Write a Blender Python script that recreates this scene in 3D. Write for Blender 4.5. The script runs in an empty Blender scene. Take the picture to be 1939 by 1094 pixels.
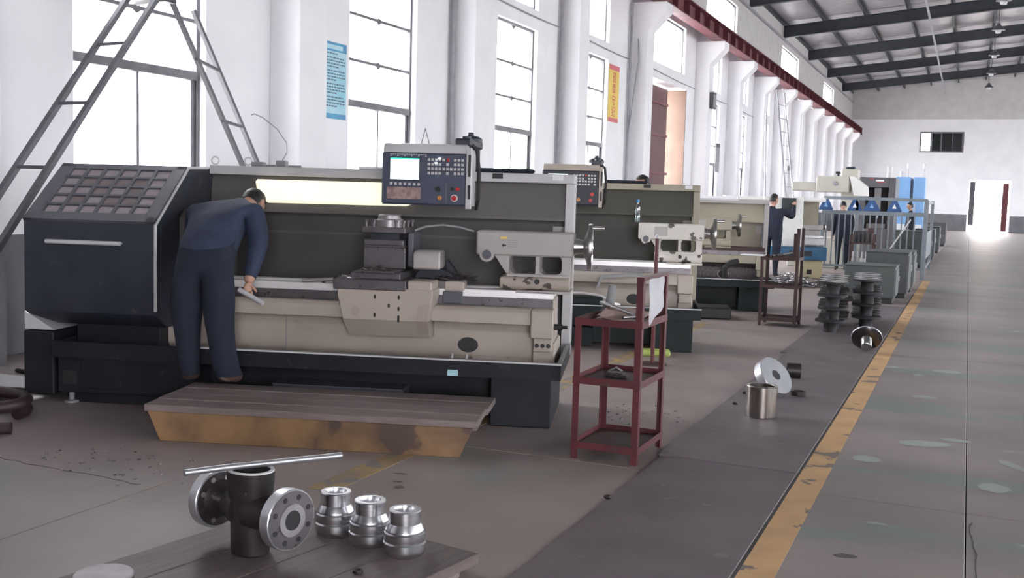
import bpy, bmesh, math, random
from mathutils import Vector, Matrix
random.seed(7)
C = bpy.context.scene.collection
S = bpy.context.scene
PI = math.pi

# ------------------------------------------------------------------ camera, sky, exposure
F_PX, YAW, PITCH, ROLL = 1984.2, .40772, .09001, .02937
CAM_H = 1.6
def cam_axes():
    r = Vector((math.cos(YAW), math.sin(YAW), 0)); f0 = Vector((-math.sin(YAW), math.cos(YAW), 0)); u0 = Vector((0, 0, 1))
    f = f0*math.cos(PITCH) - u0*math.sin(PITCH); u = u0*math.cos(PITCH) + f0*math.sin(PITCH)
    return r*math.cos(ROLL) + u*math.sin(ROLL), -r*math.sin(ROLL) + u*math.cos(ROLL), f
_r, _u, _f = cam_axes()
cam = bpy.data.cameras.new('camera'); cam.sensor_width = 36; cam.lens = F_PX*36/1939; cam.clip_start = .05; cam.clip_end = 500
co = bpy.data.objects.new('camera', cam); C.objects.link(co)
co.matrix_world = Matrix((( _r.x, _u.x, -_f.x, 0), (_r.y, _u.y, -_f.y, 0), (_r.z, _u.z, -_f.z, CAM_H), (0, 0, 0, 1)))
S.camera = co
w = bpy.data.worlds.new('overcast_sky'); S.world = w; w.use_nodes = True
wn = w.node_tree; bg = wn.nodes['Background']; bg.inputs[0].default_value = (.975, .96, 1, 1); bg.inputs[1].default_value = 7.5
S.view_settings.view_transform = 'Standard'; S.view_settings.look = 'None'; S.view_settings.gamma = 1
S.view_settings.use_curve_mapping = False; S.view_settings.exposure = 1.48
S.cycles.max_bounces = 8; S.cycles.diffuse_bounces = 5; S.cycles.glossy_bounces = 4; S.cycles.transparent_max_bounces = 10
S.cycles.sample_clamp_indirect = 6

# ------------------------------------------------------------------ helpers
class MB:
    """collects shapes that become ONE mesh object"""
    def __init__(s): s.bm = bmesh.new()
    def box(s, x0, x1, y0, y1, z0, z1, bev=0, M=None):
        if bev:
            t = bmesh.new(); bmesh.ops.create_cube(t, size=1)
            for v in t.verts: v.co = Vector(((x0+x1)/2+v.co.x*(x1-x0), (y0+y1)/2+v.co.y*(y1-y0), (z0+z1)/2+v.co.z*(z1-z0)))
            bmesh.ops.bevel(t, geom=t.edges[:], offset=bev, segments=1, affect='EDGES')
            s.add(t, M); return s
        c = [(x0,y0,z0),(x1,y0,z0),(x1,y1,z0),(x0,y1,z0),(x0,y0,z1),(x1,y0,z1),(x1,y1,z1),(x0,y1,z1)]
        vs = [s.bm.verts.new(M @ Vector(p) if M else p) for p in c]
        for f in ((3,2,1,0),(4,5,6,7),(0,1,5,4),(1,2,6,5),(2,3,7,6),(3,0,4,7)): s.bm.faces.new([vs[i] for i in f])
        return s
    def add(s, t, M=None):
        vs = {v: s.bm.verts.new(M @ v.co if M else v.co) for v in t.verts}
        for f in t.faces:
            try: s.bm.faces.new([vs[v] for v in f.verts])
            except ValueError: pass
        t.free(); return s
    def prism(s, poly, axis, a0, a1, bev=0):
        """poly of the two other axes (in x,y,z order), extruded along axis"""
        t = bmesh.new()
        def P(p, a):
            return (a, p[0], p[1]) if axis == 'x' else (p[0], a, p[1]) if axis == 'y' else (p[0], p[1], a)
        A = [t.verts.new(P(p, a0)) for p in poly]; B = [t.verts.new(P(p, a1)) for p in poly]; n = len(poly)
        for i in range(n): t.faces.new((A[i], A[(i+1) % n], B[(i+1) % n], B[i]))
        t.faces.new(A[::-1]); t.faces.new(B)
        bmesh.ops.recalc_face_normals(t, faces=t.faces[:])
        if bev: bmesh.ops.bevel(t, geom=t.edges[:], offset=bev, segments=1, affect='EDGES')
        return s.add(t)
    def lathe(s, prof, M=None, seg=24, close=False):
        """profile (r, z) turned about z; ends capped unless closed into a ring"""
        rings = []
        for r, z in prof:
            rings.append([s.bm.verts.new((M or Matrix()) @ Vector((r*math.cos(2*PI*k/seg), r*math.sin(2*PI*k/seg), z))) for k in range(seg)])
        pairs = list(zip(rings, rings[1:])) + ([(rings[-1], rings[0])] if close else [])
        for a, b in pairs:
            for k in range(seg): s.bm.faces.new((a[k], a[(k+1) % seg], b[(k+1) % seg], b[k]))
        if not close:
            s.bm.faces.new(rings[0][::-1]); s.bm.faces.new(rings[-1])
        return s
    def cyl(s, p0, p1, r, r2=None, seg=16):
        p0, p1 = Vector(p0), Vector(p1); d = p1-p0
        M = Matrix.Translation(p0) @ d.to_track_quat('Z', 'Y').to_matrix().to_4x4()
        return s.lathe([(r, 0), (r if r2 is None else r2, d.length)], M, seg)
    def tube(s, pts, r, seg=12):
        pts = [Vector(p) for p in pts]; rings = []; up = None
        for i, p in enumerate(pts):
            d = (pts[min(i+1, len(pts)-1)]-pts[max(i-1, 0)]).normalized()
            if up is None: up = d.orthogonal().normalized()
            up = (up-d*up.dot(d)).normalized(); sd = d.cross(up)
            rr = r[i] if isinstance(r, (list, tuple)) else r
            rings.append([s.bm.verts.new(p+up*rr*math.cos(2*PI*k/seg)+sd*rr*math.sin(2*PI*k/seg)) for k in range(seg)])
        for a, b in zip(rings, rings[1:]):
            for k in range(seg): s.bm.faces.new((a[k], a[(k+1) % seg], b[(k+1) % seg], b[k]))
        s.bm.faces.new(rings[0][::-1]); s.bm.faces.new(rings[-1]); return s
    def bar(s, p0, p1, w, h=None):
        p0, p1 = Vector(p0), Vector(p1); d = p1-p0; h = h or w
        M = Matrix.Translation(p0) @ d.to_track_quat('Z', 'Y').to_matrix().to_4x4()
        return s.box(-w/2, w/2, -h/2, h/2, 0, d.length, M=M)
    def ball(s, c, rx, ry=None, rz=None, seg=12, M=None):
        t = bmesh.new(); bmesh.ops.create_uvsphere(t, u_segments=seg, v_segments=max(6, seg*2//3), radius=1)
        for v in t.verts: v.co = Vector(c)+Vector((v.co.x*rx, v.co.y*(ry or rx), v.co.z*(rz or rx)))
        return s.add(t, M)
    def quad(s, *pts): s.bm.faces.new([s.bm.verts.new(p) for p in pts]); return s
    def mesh(s, name, mat, smooth=True, sharp=32):
        m = bpy.data.meshes.new(name); bmesh.ops.recalc_face_normals(s.bm, faces=s.bm.faces[:]); s.bm.to_mesh(m); s.bm.free()
        for mm in (mat if isinstance(mat, (list, tuple)) else [mat]): m.materials.append(mm)
        if smooth:
            m.polygons.foreach_set('use_smooth', [True]*len(m.polygons)); m.set_sharp_from_angle(angle=math.radians(sharp))
        return m
    def build(s, name, mat, parent=None, loc=None, rot=None):
        return link(name, s.mesh(name, mat), parent, loc, rot)
def link(name, mesh, parent=None, loc=None, rot=None):
    o = bpy.data.objects.new(name, mesh); C.objects.link(o)
    if parent: o.parent = parent
    if loc is not None: o.location = loc
    if rot is not None: o.rotation_euler = rot
    return o
def thing(name, label, cat, loc=(0,0,0), rz=0, group=None):
    o = bpy.data.objects.new(name, None); C.objects.link(o); o.location = loc; o.rotation_euler = (0, 0, rz); o.empty_display_size = .1
    return tag(o, label, cat, group)
def tag(o, label, cat, group=None):
    o['label'] = label; o['category'] = cat
    if group: o['group'] = group
    return o
def struct(o): o['kind'] = 'structure'; return o
def stuff(o): o['kind'] = 'stuff'; return o
def copy_tree(o, parent=None):
    c = o.copy(); C.objects.link(c); c.parent = parent
    for ch in list(o.children): copy_tree(ch, c)
    return c

# ------------------------------------------------------------------ materials
def material(name, c1, c2=None, rough=.5, metal=0, scale=6, bump=0, spec=.5, detail=5, contrast=(.35, .65), stretch=None, chips=None, speck=None):
    m = bpy.data.materials.new(name); m.use_nodes = True; nt = m.node_tree; b = nt.nodes['Principled BSDF']; L = nt.links.new
    b.inputs['Roughness'].default_value = rough; b.inputs['Metallic'].default_value = metal; b.inputs['Specular IOR Level'].default_value = spec
    c1 = (*c1, 1); c2 = (*c2, 1) if c2 else tuple(x*.8 for x in c1[:3])+(1,)
    tc = nt.nodes.new('ShaderNodeTexCoord'); vec = tc.outputs['Object']
    if stretch:
        mp = nt.nodes.new('ShaderNodeMapping'); mp.inputs['Scale'].default_value = stretch; L(vec, mp.inputs[0]); vec = mp.outputs[0]
    n = nt.nodes.new('ShaderNodeTexNoise'); n.inputs['Scale'].default_value = scale; n.inputs['Detail'].default_value = detail; L(vec, n.inputs[0])
    r = nt.nodes.new('ShaderNodeValToRGB'); r.color_ramp.elements[0].position = contrast[0]; r.color_ramp.elements[1].position = contrast[1]
    r.color_ramp.elements[0].color = c1; r.color_ramp.elements[1].color = c2; L(n.outputs[0], r.inputs[0]); col = r.outputs[0]
    for extra in (chips, speck):
        if not extra: continue
        cc, thr, sc = extra                                              # patches of bare metal, dirt or splashes
        n2 = nt.nodes.new('ShaderNodeTexNoise'); n2.inputs['Scale'].default_value = sc; n2.inputs['Detail'].default_value = 6; L(vec, n2.inputs[0])
        r2 = nt.nodes.new('ShaderNodeValToRGB'); r2.color_ramp.elements[0].position = thr; r2.color_ramp.elements[1].position = thr+.03
        L(n2.outputs[0], r2.inputs[0]); mx = nt.nodes.new('ShaderNodeMix'); mx.data_type = 'RGBA'; mx.inputs[7].default_value = (*cc, 1)
        L(r2.outputs[0], mx.inputs[0]); L(col, mx.inputs[6]); col = mx.outputs[2]
    L(col, b.inputs['Base Color'])
    if bump:
        bp = nt.nodes.new('ShaderNodeBump'); bp.inputs['Strength'].default_value = bump; bp.inputs['Distance'].default_value = .01
        L(n.outputs[0], bp.inputs['Height']); L(bp.outputs[0], b.inputs['Normal'])
    return m
def glow(name, col, strength):
    m = bpy.data.materials.new(name); m.use_nodes = True; b = m.node_tree.nodes['Principled BSDF']
    b.inputs['Base Color'].default_value = (*col, 1); b.inputs['Emission Color'].default_value = (*col, 1); b.inputs['Emission Strength'].default_value = strength
    return m
def glass_mat(name, tint=(1,1,1), gloss=.06):
    m = bpy.data.materials.new(name); m.use_nodes = True; nt = m.node_tree; nt.nodes.remove(nt.nodes['Principled BSDF']); L = nt.links.new
    t = nt.nodes.new('ShaderNodeBsdfTransparent'); t.inputs[0].default_value = (*tint, 1)
    g = nt.nodes.new('ShaderNodeBsdfGlossy'); g.inputs['Roughness'].default_value = .04
    mx = nt.nodes.new('ShaderNodeMixShader'); mx.inputs[0].default_value = gloss; L(t.outputs[0], mx.inputs[1]); L(g.outputs[0], mx.inputs[2])
    L(mx.outputs[0], nt.nodes['Material Output'].inputs[0]); return m
MAT = {}
def mk(key, *a, **k): MAT[key] = material(key, *a, **k)
mk('white_plaster', (.86,.855,.88), (.81,.805,.835), rough=.85, scale=1.2, bump=.08)
mk('grey_dado', (.16,.16,.175), (.13,.13,.145), rough=.7, scale=2)
mk('concrete', (.305,.247,.235), (.235,.19,.182), rough=.5, scale=1.1, detail=9, bump=.05, chips=((.225,.225,.208), .61, .45), speck=((.33,.30,.29), .70, 5))
mk('joint_fill', (.035,.032,.03), (.06,.055,.05), rough=.9, scale=9)
mk('aisle_concrete', (.285,.238,.23), (.195,.168,.163), rough=.42, scale=.9, stretch=(.5,1.3,1), detail=9, bump=.05, chips=((.185,.21,.195), .56, .55), speck=((.33,.36,.345), .69, 2.2))
mk('yellow_paint', (.58,.355,.17), (.47,.29,.145), rough=.6, scale=4, chips=((.17,.135,.11), .60, 5))
mk('faded_yellow', (.42,.27,.10), (.27,.20,.13), rough=.6, scale=4, chips=((.2,.18,.17), .52, 6))
mk('floor_plate', (.158,.128,.14), (.123,.10,.11), rough=.55, scale=2.5, detail=8, bump=.04, speck=((.17,.15,.15), .66, 9))
mk('dark_steel', (.045,.052,.066), (.034,.04,.052), rough=.5, scale=3)
mk('window_metal', (.15,.14,.155), (.11,.105,.115), rough=.45, metal=.2, scale=5)
mk('red_oxide', (.17,.045,.055), (.12,.03,.04), rough=.55, scale=3)
mk('red_door', (.10,.018,.025), (.075,.015,.02), rough=.5, scale=2)
mk('foil', (.50,.49,.52), (.42,.41,.44), rough=.42, metal=.25, scale=3.5, bump=.5, detail=8)
mk('roof_sheet', (.25,.27,.28), (.22,.24,.25), rough=.6)
mk('graphite', (.038,.042,.056), (.029,.033,.046), rough=.42, scale=4, spec=.32, chips=((.06,.062,.068), .66, 6))
mk('graphite_base', (.016,.017,.023), (.012,.013,.018), rough=.5, spec=.25, scale=4, chips=((.035,.036,.042), .68, 6))
mk('graphite_top', (.10,.10,.125), (.08,.08,.10), rough=.4, scale=4)
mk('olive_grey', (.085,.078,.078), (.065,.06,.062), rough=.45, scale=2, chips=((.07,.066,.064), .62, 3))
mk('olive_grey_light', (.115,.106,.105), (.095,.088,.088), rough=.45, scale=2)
mk('tan_sheet', (.36,.32,.25), (.31,.275,.21), rough=.5, scale=2)
mk('olive_drab', (.062,.06,.047), (.048,.046,.036), rough=.5, scale=2)
mk('cream', (.42,.36,.31), (.37,.32,.275), rough=.42, scale=2, speck=((.16,.12,.10), .74, 14), chips=((.36,.30,.265), .62, 4))
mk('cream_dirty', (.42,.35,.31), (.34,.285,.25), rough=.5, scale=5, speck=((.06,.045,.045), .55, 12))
mk('cream_chipped', (.66,.62,.57), (.60,.56,.51), rough=.45, scale=4, chips=((.07,.055,.05), .60, 9))
mk('cream_grey', (.40,.365,.355), (.35,.32,.31), rough=.4, scale=4)
mk('grey_iron', (.155,.14,.15), (.115,.105,.115), rough=.38, metal=.55, scale=6, speck=((.06,.05,.05), .64, 20))
mk('ground_steel', (.90,.87,.88), (.82,.79,.80), rough=.4, metal=.35, scale=10, stretch=(1,12,12))
mk('machined', (.74,.74,.77), (.62,.62,.65), rough=.26, metal=1, scale=5, stretch=(1,1,30))
mk('brushed', (.62,.61,.60), (.50,.49,.48), rough=.3, metal=1, scale=8)
mk('cast_dark', (.052,.043,.045), (.03,.026,.027), rough=.45, metal=.5, scale=7, bump=.25, speck=((.16,.14,.13), .66, 12))
mk('black', (.012,.012,.014), (.02,.02,.022), rough=.55)
mk('rubber', (.02,.02,.022), (.03,.03,.03), rough=.8)
mk('dark_green', (.014,.021,.022), (.010,.016,.017), rough=.5, scale=4, spec=.2)
mk('panel_blue', (.055,.065,.105), (.042,.05,.085), rough=.45, scale=4)
mk('light_grey', (.56,.55,.56), (.48,.47,.48), rough=.35, scale=4)
mk('mid_grey', (.27,.27,.28), (.22,.22,.23), rough=.45, scale=4)
mk('pad_pink', (.38,.33,.35), (.30,.26,.28), rough=.5, scale=9)
mk('pad_dirty', (.25,.205,.21), (.17,.14,.145), rough=.6, scale=9)
mk('keypad_worn', (.36,.25,.23), (.20,.13,.13), rough=.6, scale=30)
mk('red_plastic', (.55,.02,.03), rough=.3)
mk('orange_plastic', (.55,.23,.06), rough=.35)
mk('wood_dirty', (.225,.175,.168), (.17,.132,.128), rough=.7, scale=3, stretch=(2,14,14), bump=.15)
mk('wood_yellow', (.30,.175,.082), (.13,.075,.045), rough=.6, scale=2.6, contrast=(.38, .66), chips=((.085,.052,.04), .60, 2.4), bump=.1)
mk('board_brown', (.14,.106,.102), (.10,.076,.074), rough=.6, scale=3, stretch=(9,1,9), bump=.12, speck=((.16,.11,.09), .64, 7))
mk('cart_red', (.115,.022,.028), (.075,.018,.022), rough=.5, scale=5, chips=((.07,.035,.03), .64, 9))
mk('rust_brown', (.062,.027,.026), (.038,.019,.019), rough=.6, scale=6)
mk('paper', (.78,.78,.80), (.72,.72,.75), rough=.85, scale=7)
mk('pink_paper', (.78,.62,.57), (.72,.57,.52), rough=.85, scale=7)
mk('cloth_navy', (.014,.019,.038), (.010,.013,.027), rough=.9, scale=9, bump=.5)
mk('cloth_navy_lit', (.032,.043,.082), (.022,.03,.06), rough=.9, scale=7, bump=.6)  # navy jacket cloth painted lighter, as lit from above
mk('cloth_dark', (.016,.02,.034), (.011,.014,.025), rough=.9, scale=9, bump=.3)
mk('skin', (.50,.30,.22), (.45,.26,.19), rough=.55, scale=12)
mk('hair', (.010,.009,.009), (.02,.018,.018), rough=.5, scale=60, stretch=(1,1,.15), bump=.6)
mk('shoe', (.10,.055,.045), (.06,.035,.03), rough=.6, scale=9)
mk('cabinet_green', (.085,.10,.098), (.068,.08,.08), rough=.5, scale=3)
mk('cabinet_grey', (.068,.073,.083), (.056,.06,.068), rough=.5, scale=3)
mk('fence_grey', (.19,.215,.245), (.15,.175,.20), rough=.45, scale=4)
mk('sky_blue', (.22,.42,.72), (.19,.37,.66), rough=.4, scale=3)
mk('tray_blue', (.03,.135,.26), (.022,.10,.20), rough=.45, scale=4)
mk('clamp_blue', (.025,.085,.24), (.018,.06,.18), rough=.5, scale=8)
mk('beige', (.50,.48,.42), (.44,.42,.37), rough=.45, scale=3)
mk('beige_base', (.52,.45,.28), (.46,.39,.24), rough=.5, scale=3)
mk('machine_white', (.74,.73,.71), (.68,.67,.65), rough=.4, scale=3)
mk('vmc_grey', (.085,.085,.095), (.07,.07,.078), rough=.45, scale=3)
mk('vmc_window', (.05,.06,.065), (.04,.045,.05), rough=.12)
mk('hose_brown', (.04,.02,.023), (.026,.014,.016), rough=.5, scale=9)
mk('sign_yellow', (.78,.56,.10), (.74,.52,.09), rough=.5)
mk('sign_red', (.60,.035,.06), rough=.5)
mk('sign_pink', (.62,.13,.16), (.58,.12,.14), rough=.5)
mk('sign_cyan', (.45,.66,.74), (.25,.55,.66), rough=.45, scale=1.2)
mk('sign_blue', (.05,.20,.46), (.04,.32,.52), rough=.45, scale=3)
mk('sign_ink', (.10,.16,.24), rough=.6)
mk('lime_bag', (.42,.52,.14), (.36,.45,.12), rough=.5)
mk('swarf', (.42,.40,.42), (.16,.15,.16), rough=.35, metal=.8, scale=40)
mk('swarf_dark', (.11,.09,.095), (.05,.045,.048), rough=.5, metal=.4, scale=40)
mk('pale_paving', (.62,.60,.56), (.56,.54,.51), rough=.8, scale=1)
mk('warm_wall', (.86,.80,.66), (.82,.75,.62), rough=.8, scale=1)
mk('bottle_cap', (.05,.28,.60), rough=.4)
mk('turned_bright', (.60,.60,.63), (.52,.52,.55), rough=.34, metal=.85, scale=4)
mk('sleeve_steel', (.42,.37,.34), (.30,.27,.25), rough=.24, metal=1, scale=5, stretch=(14,14,1))
mk('dull_steel', (.34,.32,.33), (.26,.245,.255), rough=.42, metal=.5, scale=8)
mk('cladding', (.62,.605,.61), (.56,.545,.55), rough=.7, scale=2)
mk('ladder_grey', (.115,.115,.135), (.085,.085,.10), rough=.5, scale=4)
mk('stain', (.085,.072,.07), (.11,.095,.09), rough=.6)
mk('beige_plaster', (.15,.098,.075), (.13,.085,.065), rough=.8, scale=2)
mk('spool_dark', (.03,.027,.031), (.018,.016,.019), rough=.55, spec=.3, scale=8)
mk('polished_dark', (.16,.15,.16), (.12,.115,.12), rough=.2, metal=1, scale=6)
mk('paint_spill', (.34,.37,.355), (.30,.33,.315), rough=.5, scale=6)
mk('conduit', (.36,.36,.39), (.30,.30,.33), rough=.5)
MAT['lamp_glow'] = glow('lamp_glow', (1, .965, .74), .27)
MAT['screen'] = glow('screen', (.86, 1, .98), .45)
MAT['screen_green'] = glow('screen_green', (.05, .75, .5), .35)
MAT['led_white'] = glow('led_white', (1, 1, 1), 2)
MAT['pane_glass'] = glass_mat('pane_glass', (.96,.98,.98), .05)
MAT['bottle_plastic'] = glass_mat('bottle_plastic', (.80,.86,.86), .16)
def m_(k): return MAT[k]

# ------------------------------------------------------------------ daylight sampling through the window bands (portals give no light of their own)
WX, RX, Y0, Y1 = -8.0, 13.0, -6.0, 78.2
def portal(loc, rot, sx, sy):
    l = bpy.data.lights.new('window_light', 'AREA'); l.shape = 'RECTANGLE'; l.size = sx; l.size_y = sy; l.cycles.is_portal = True
    o = bpy.data.objects.new('window_light', l); C.objects.link(o); o.location = loc; o.rotation_euler = rot
for zc, h in ((3.0, 3.9), (5.95, 1.5), (8.05, 1.15)):
    portal((WX-.36, (Y0+Y1)/2, zc), (0, -PI/2, 0), h, Y1-Y0); portal((RX+.36, (Y0+Y1)/2, zc), (0, PI/2, 0), h, Y1-Y0)

# ------------------------------------------------------------------ floor: concrete slabs with open joints
fl = MB().box(WX-.3, RX+.3, Y0-.3, Y1+.3, -.2, -.03).build('floor', m_('joint_fill')); struct(fl)
xs = [WX, -3.87, -.83, .085, 4.04, 8.0, RX]; ys = [Y0]+[-.1+6*k for k in range(14)]+[Y1]
for i in range(len(xs)-1):
    for j in range(len(ys)-1):
        if ys[j+1]-ys[j] < .1: continue
        g = .0032
        MB().box(xs[i]+(g if i else 0), xs[i+1]-g, ys[j]+g, ys[j+1]-g, -.03, 0, bev=.003).build('slab', m_('aisle_concrete' if i >= 2 else 'concrete'), fl)
ln = MB().box(-.82, -.665, Y0, 24.2, 0, .002).build('trim_1', m_('yellow_paint')); struct(ln)
ln = MB().box(-.836, -.818, Y0, 20.5, 0, .003).build('trim_10', m_('joint_fill')); struct(ln)
ln = MB().box(-3.16, -3.0, 4.62, 13.5, 0, .002).build('trim_2', m_('faded_yellow')); struct(ln)
gr = MB().box(-60, 70, -60, 160, -.5, -.21).build('ground', m_('pale_paving')); struct(gr)

# ------------------------------------------------------------------ walls with real openings
def wall(name, mat, axis, a, b, u0, u1, z0, z1, holes):
    """axis 'x': wall plane across x from a (inner face) to b (outer face), running along y"""
    us = sorted({u0, u1, *[h[0] for h in holes], *[h[1] for h in holes]}); zs = sorted({z0, z1, *[h[2] for h in holes], *[h[3] for h in holes]})
    mb = MB(); V = {}
    def P(s, u, z):
        k = (s, u, z)
        if k not in V: V[k] = mb.bm.verts.new((s, u, z) if axis == 'x' else (u, s, z))
        return V[k]
    solid = {}
    for i in range(len(us)-1):
        for j in range(len(zs)-1):
            c = ((us[i]+us[i+1])/2, (zs[j]+zs[j+1])/2)
            solid[i, j] = not any(h[0] < c[0] < h[1] and h[2] < c[1] < h[3] for h in holes)
    for (i, j), s in solid.items():
        if not s: continue
        p, q, r, t = us[i], us[i+1], zs[j], zs[j+1]
        for k in (a, b): mb.bm.faces.new((P(k,p,r), P(k,q,r), P(k,q,t), P(k,p,t)))
        for di, dj, e in ((-1,0,((p,r),(p,t))), (1,0,((q,r),(q,t))), (0,-1,((p,r),(q,r))), (0,1,((p,t),(q,t)))):
            if not solid.get((i+di, j+dj), False):
                mb.bm.faces.new((P(a,*e[0]), P(a,*e[1]), P(b,*e[1]), P(b,*e[0])))
    return struct(mb.build(name, mat))
COLS = [-3.9, 1.0, 5.9, 10.8, 15.7, 20.65, 25.55, 32.3] + [32.3+4.75*k for k in range(1, 10)]
BAYS = [(COLS[i]+.62, COLS[i+1]) for i in range(len(COLS)-1)]
wins, uppers, holesL = [], [], []
DOORBAY = 6
for i, (p, q) in enumerate(BAYS):
    c = (p+q)/2
    if i == DOORBAY:
        holesL.append((27.2, 31.3, 0, 4.85)); u = (27.2, 30.98, 5.28, 6.62)
    else:
        if c < 6: continue                                               # unseen bays beside the camera left windowless to dim the lathe fronts
        if i == 5: c -= .52
        d = (c-.96, c+.96, 1.15, 4.82); wins.append(d); holesL.append(d); u = (c-.96, c+.96, 5.2, 6.66)
    uppers.append(u); holesL.append(u)
CLER = [(33.4, 38.1), (47.8, 52.8), (62.3, 67.2), (19.0, 23.8)]
CLER = [(a, b, 7.5, 8.5) for a, b in CLER]
holesL += CLER
wall('wall_left', m_('white_plaster'), 'x', WX, WX-.28, Y0, Y1, 0, 6.98, [h for h in holesL if h[3] < 7])
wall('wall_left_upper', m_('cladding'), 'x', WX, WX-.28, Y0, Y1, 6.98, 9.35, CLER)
holesR = [(y, y+1.92, 1.15, 4.82) for y in [-.8+4.9*k for k in range(16)]] + [(y, y+1.92, 5.2, 6.66) for y in [-.8+4.9*k for k in range(16)]]
wall('wall_right', m_('white_plaster'), 'x', RX, RX+.28, Y0, Y1, 0, 9.5, holesR)
FARWIN, FARDOOR = (-3.40, -.60, 5.32, 6.72), (-.13, 2.55, 0, 3.57)
wall('wall_back', m_('white_plaster'), 'y', Y1, Y1+.3, WX-.28, RX+.28, 0, 7.5, [FARWIN, FARDOOR])
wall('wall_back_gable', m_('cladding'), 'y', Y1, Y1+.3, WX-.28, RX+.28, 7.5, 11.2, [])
wall('wall_front', m_('mid_grey'), 'y', Y0, Y0-.3, WX-.28, RX+.28, 0, 11.2, [(2.5, 7.0, 0, 4.6)])
# grey painted dado and the ledges
d = MB()
holes0 = [h for h in holesL if h[2] == 0]
d.box(WX, WX+.006, Y0, 27.2, 0, 1.1); d.box(WX, WX+.006, 31.3, Y1, 0, 1.1); struct(d.build('baseboard_left', m_('grey_dado')))
d = MB(); d.box(WX, -.13, Y1-.006, Y1, 0, 1.12); d.box(2.55, RX, Y1-.006, Y1, 0, 1.12); struct(d.build('baseboard_back', m_('grey_dado')))
struct(MB().box(RX-.006, RX, Y0, Y1, 0, 1.1).build('baseboard_right', m_('grey_dado')))
struct(MB().box(WX, RX, Y1-.05, Y1, 7.5, 7.58).build('trim_3', m_('white_plaster')))
struct(MB().box(WX, WX+.10, Y0, Y1, 8.72, 8.80).build('trim_4', m_('conduit')))
# columns with their corbels
for i, y in enumerate(COLS):
    mb = MB().prism([(WX, 0), (-7.56, 0), (-7.56, 5.75), (-7.12, 6.22), (-7.12, 6.44), (WX, 6.44)], 'y', y, y+.6, bev=.012)
    c = mb.build('column', m_('white_plaster')); struct(c)
    MB().box(WX+.008, -7.552, y-.008, y+.608, 0, 1.1).build('painted_dado', m_('grey_dado'), c)

# windows: frame, transom bar, five panes
def win_meshes(wd, ht, rows, zt, key):
    """y runs 0..wd, z 0..ht; transom at zt, rows = heights of thin bars above it"""
    f = MB(); t = .05
    for y in (0, wd-t): f.box(-.03, .03, y, y+t, 0, ht)
    for z in (0, ht-t): f.box(-.03, .03, t, wd-t, z, z+t)
    panes = []
    if zt:
        f.box(-.025, .025, wd/2-.018, wd/2+.018, t, zt-.05); f.box(-.05, .01, wd-t-.07, wd-t, t, zt-.05)
        for k, z in enumerate(rows):
            f.box(-.02, .02, t, wd-t, z-.02, z+.02)
            f.prism([(wd/2-.10, z+.004), (wd/2, z+.045), (wd/2+.10, z+.004), (wd/2, z-.06)], 'x', -.016, .016)
        f.prism([(wd/2-.09, ht-.05), (wd/2+.09, ht-.05), (wd/2, ht-.12)], 'x', -.016, .016)
    frame = f.mesh('frame_'+key, m_('window_metal'))
    tr = MB().box(-.05, .05, t, wd-t, zt-.05, zt+.05, bev=.008).mesh('transom_'+key, m_('window_metal')) if zt else None
    def pane(y0, y1, z0, z1):
        m = MB().box(-.004, .004, y0, y1, z0, z1).mesh('pane_'+key, m_('pane_glass'), smooth=False); return m
    if zt:
        panes += [pane(t, wd/2-.02, t, zt-.05), pane(wd/2+.02, wd-t, t, zt-.05)]
        lv = [zt+.05]+[r for r in rows]+[ht-t]
        for a, b in zip(lv, lv[1:]): panes.append(pane(t, wd-t, a+.02, b-.02))
    else:
        f2 = None; panes += [pane(t, wd-t, t, ht-t)]
    return frame, tr, panes
W1 = win_meshes(1.92, 3.67, (2.28, 2.92), 1.67, 'tall'); W2 = win_meshes(1.92, 1.46, (), 0, 'upper')
nwin = 0
def place_window(meshes, x, y, z):
    global nwin; nwin += 1
    e = bpy.data.objects.new('window_%d' % nwin, None); C.objects.link(e); e.location = (x, y, z); struct(e)
    link('frame', meshes[0], e)
    if meshes[1]: link('transom', meshes[1], e)
    for p in meshes[2]: link('pane', p, e)
for h in wins: place_window(W1, WX-.12, h[0], h[2])
for i, h in enumerate(uppers): place_window(W2 if h[1]-h[0] < 3 else win_meshes(3.78, 1.34, (), 0, 'door_bay'), WX-.12, h[0], h[2])
WC = win_meshes(5.0, 1.0, (), 0, 'clerestory')
for h in CLER: place_window(win_meshes(h[1]-h[0], 1.0, (), 0, 'clerestory'), WX-.12, h[0], h[2])
for h in holesR: place_window(W1 if h[2] < 2 else W2, RX+.12, h[0], h[2])
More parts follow.
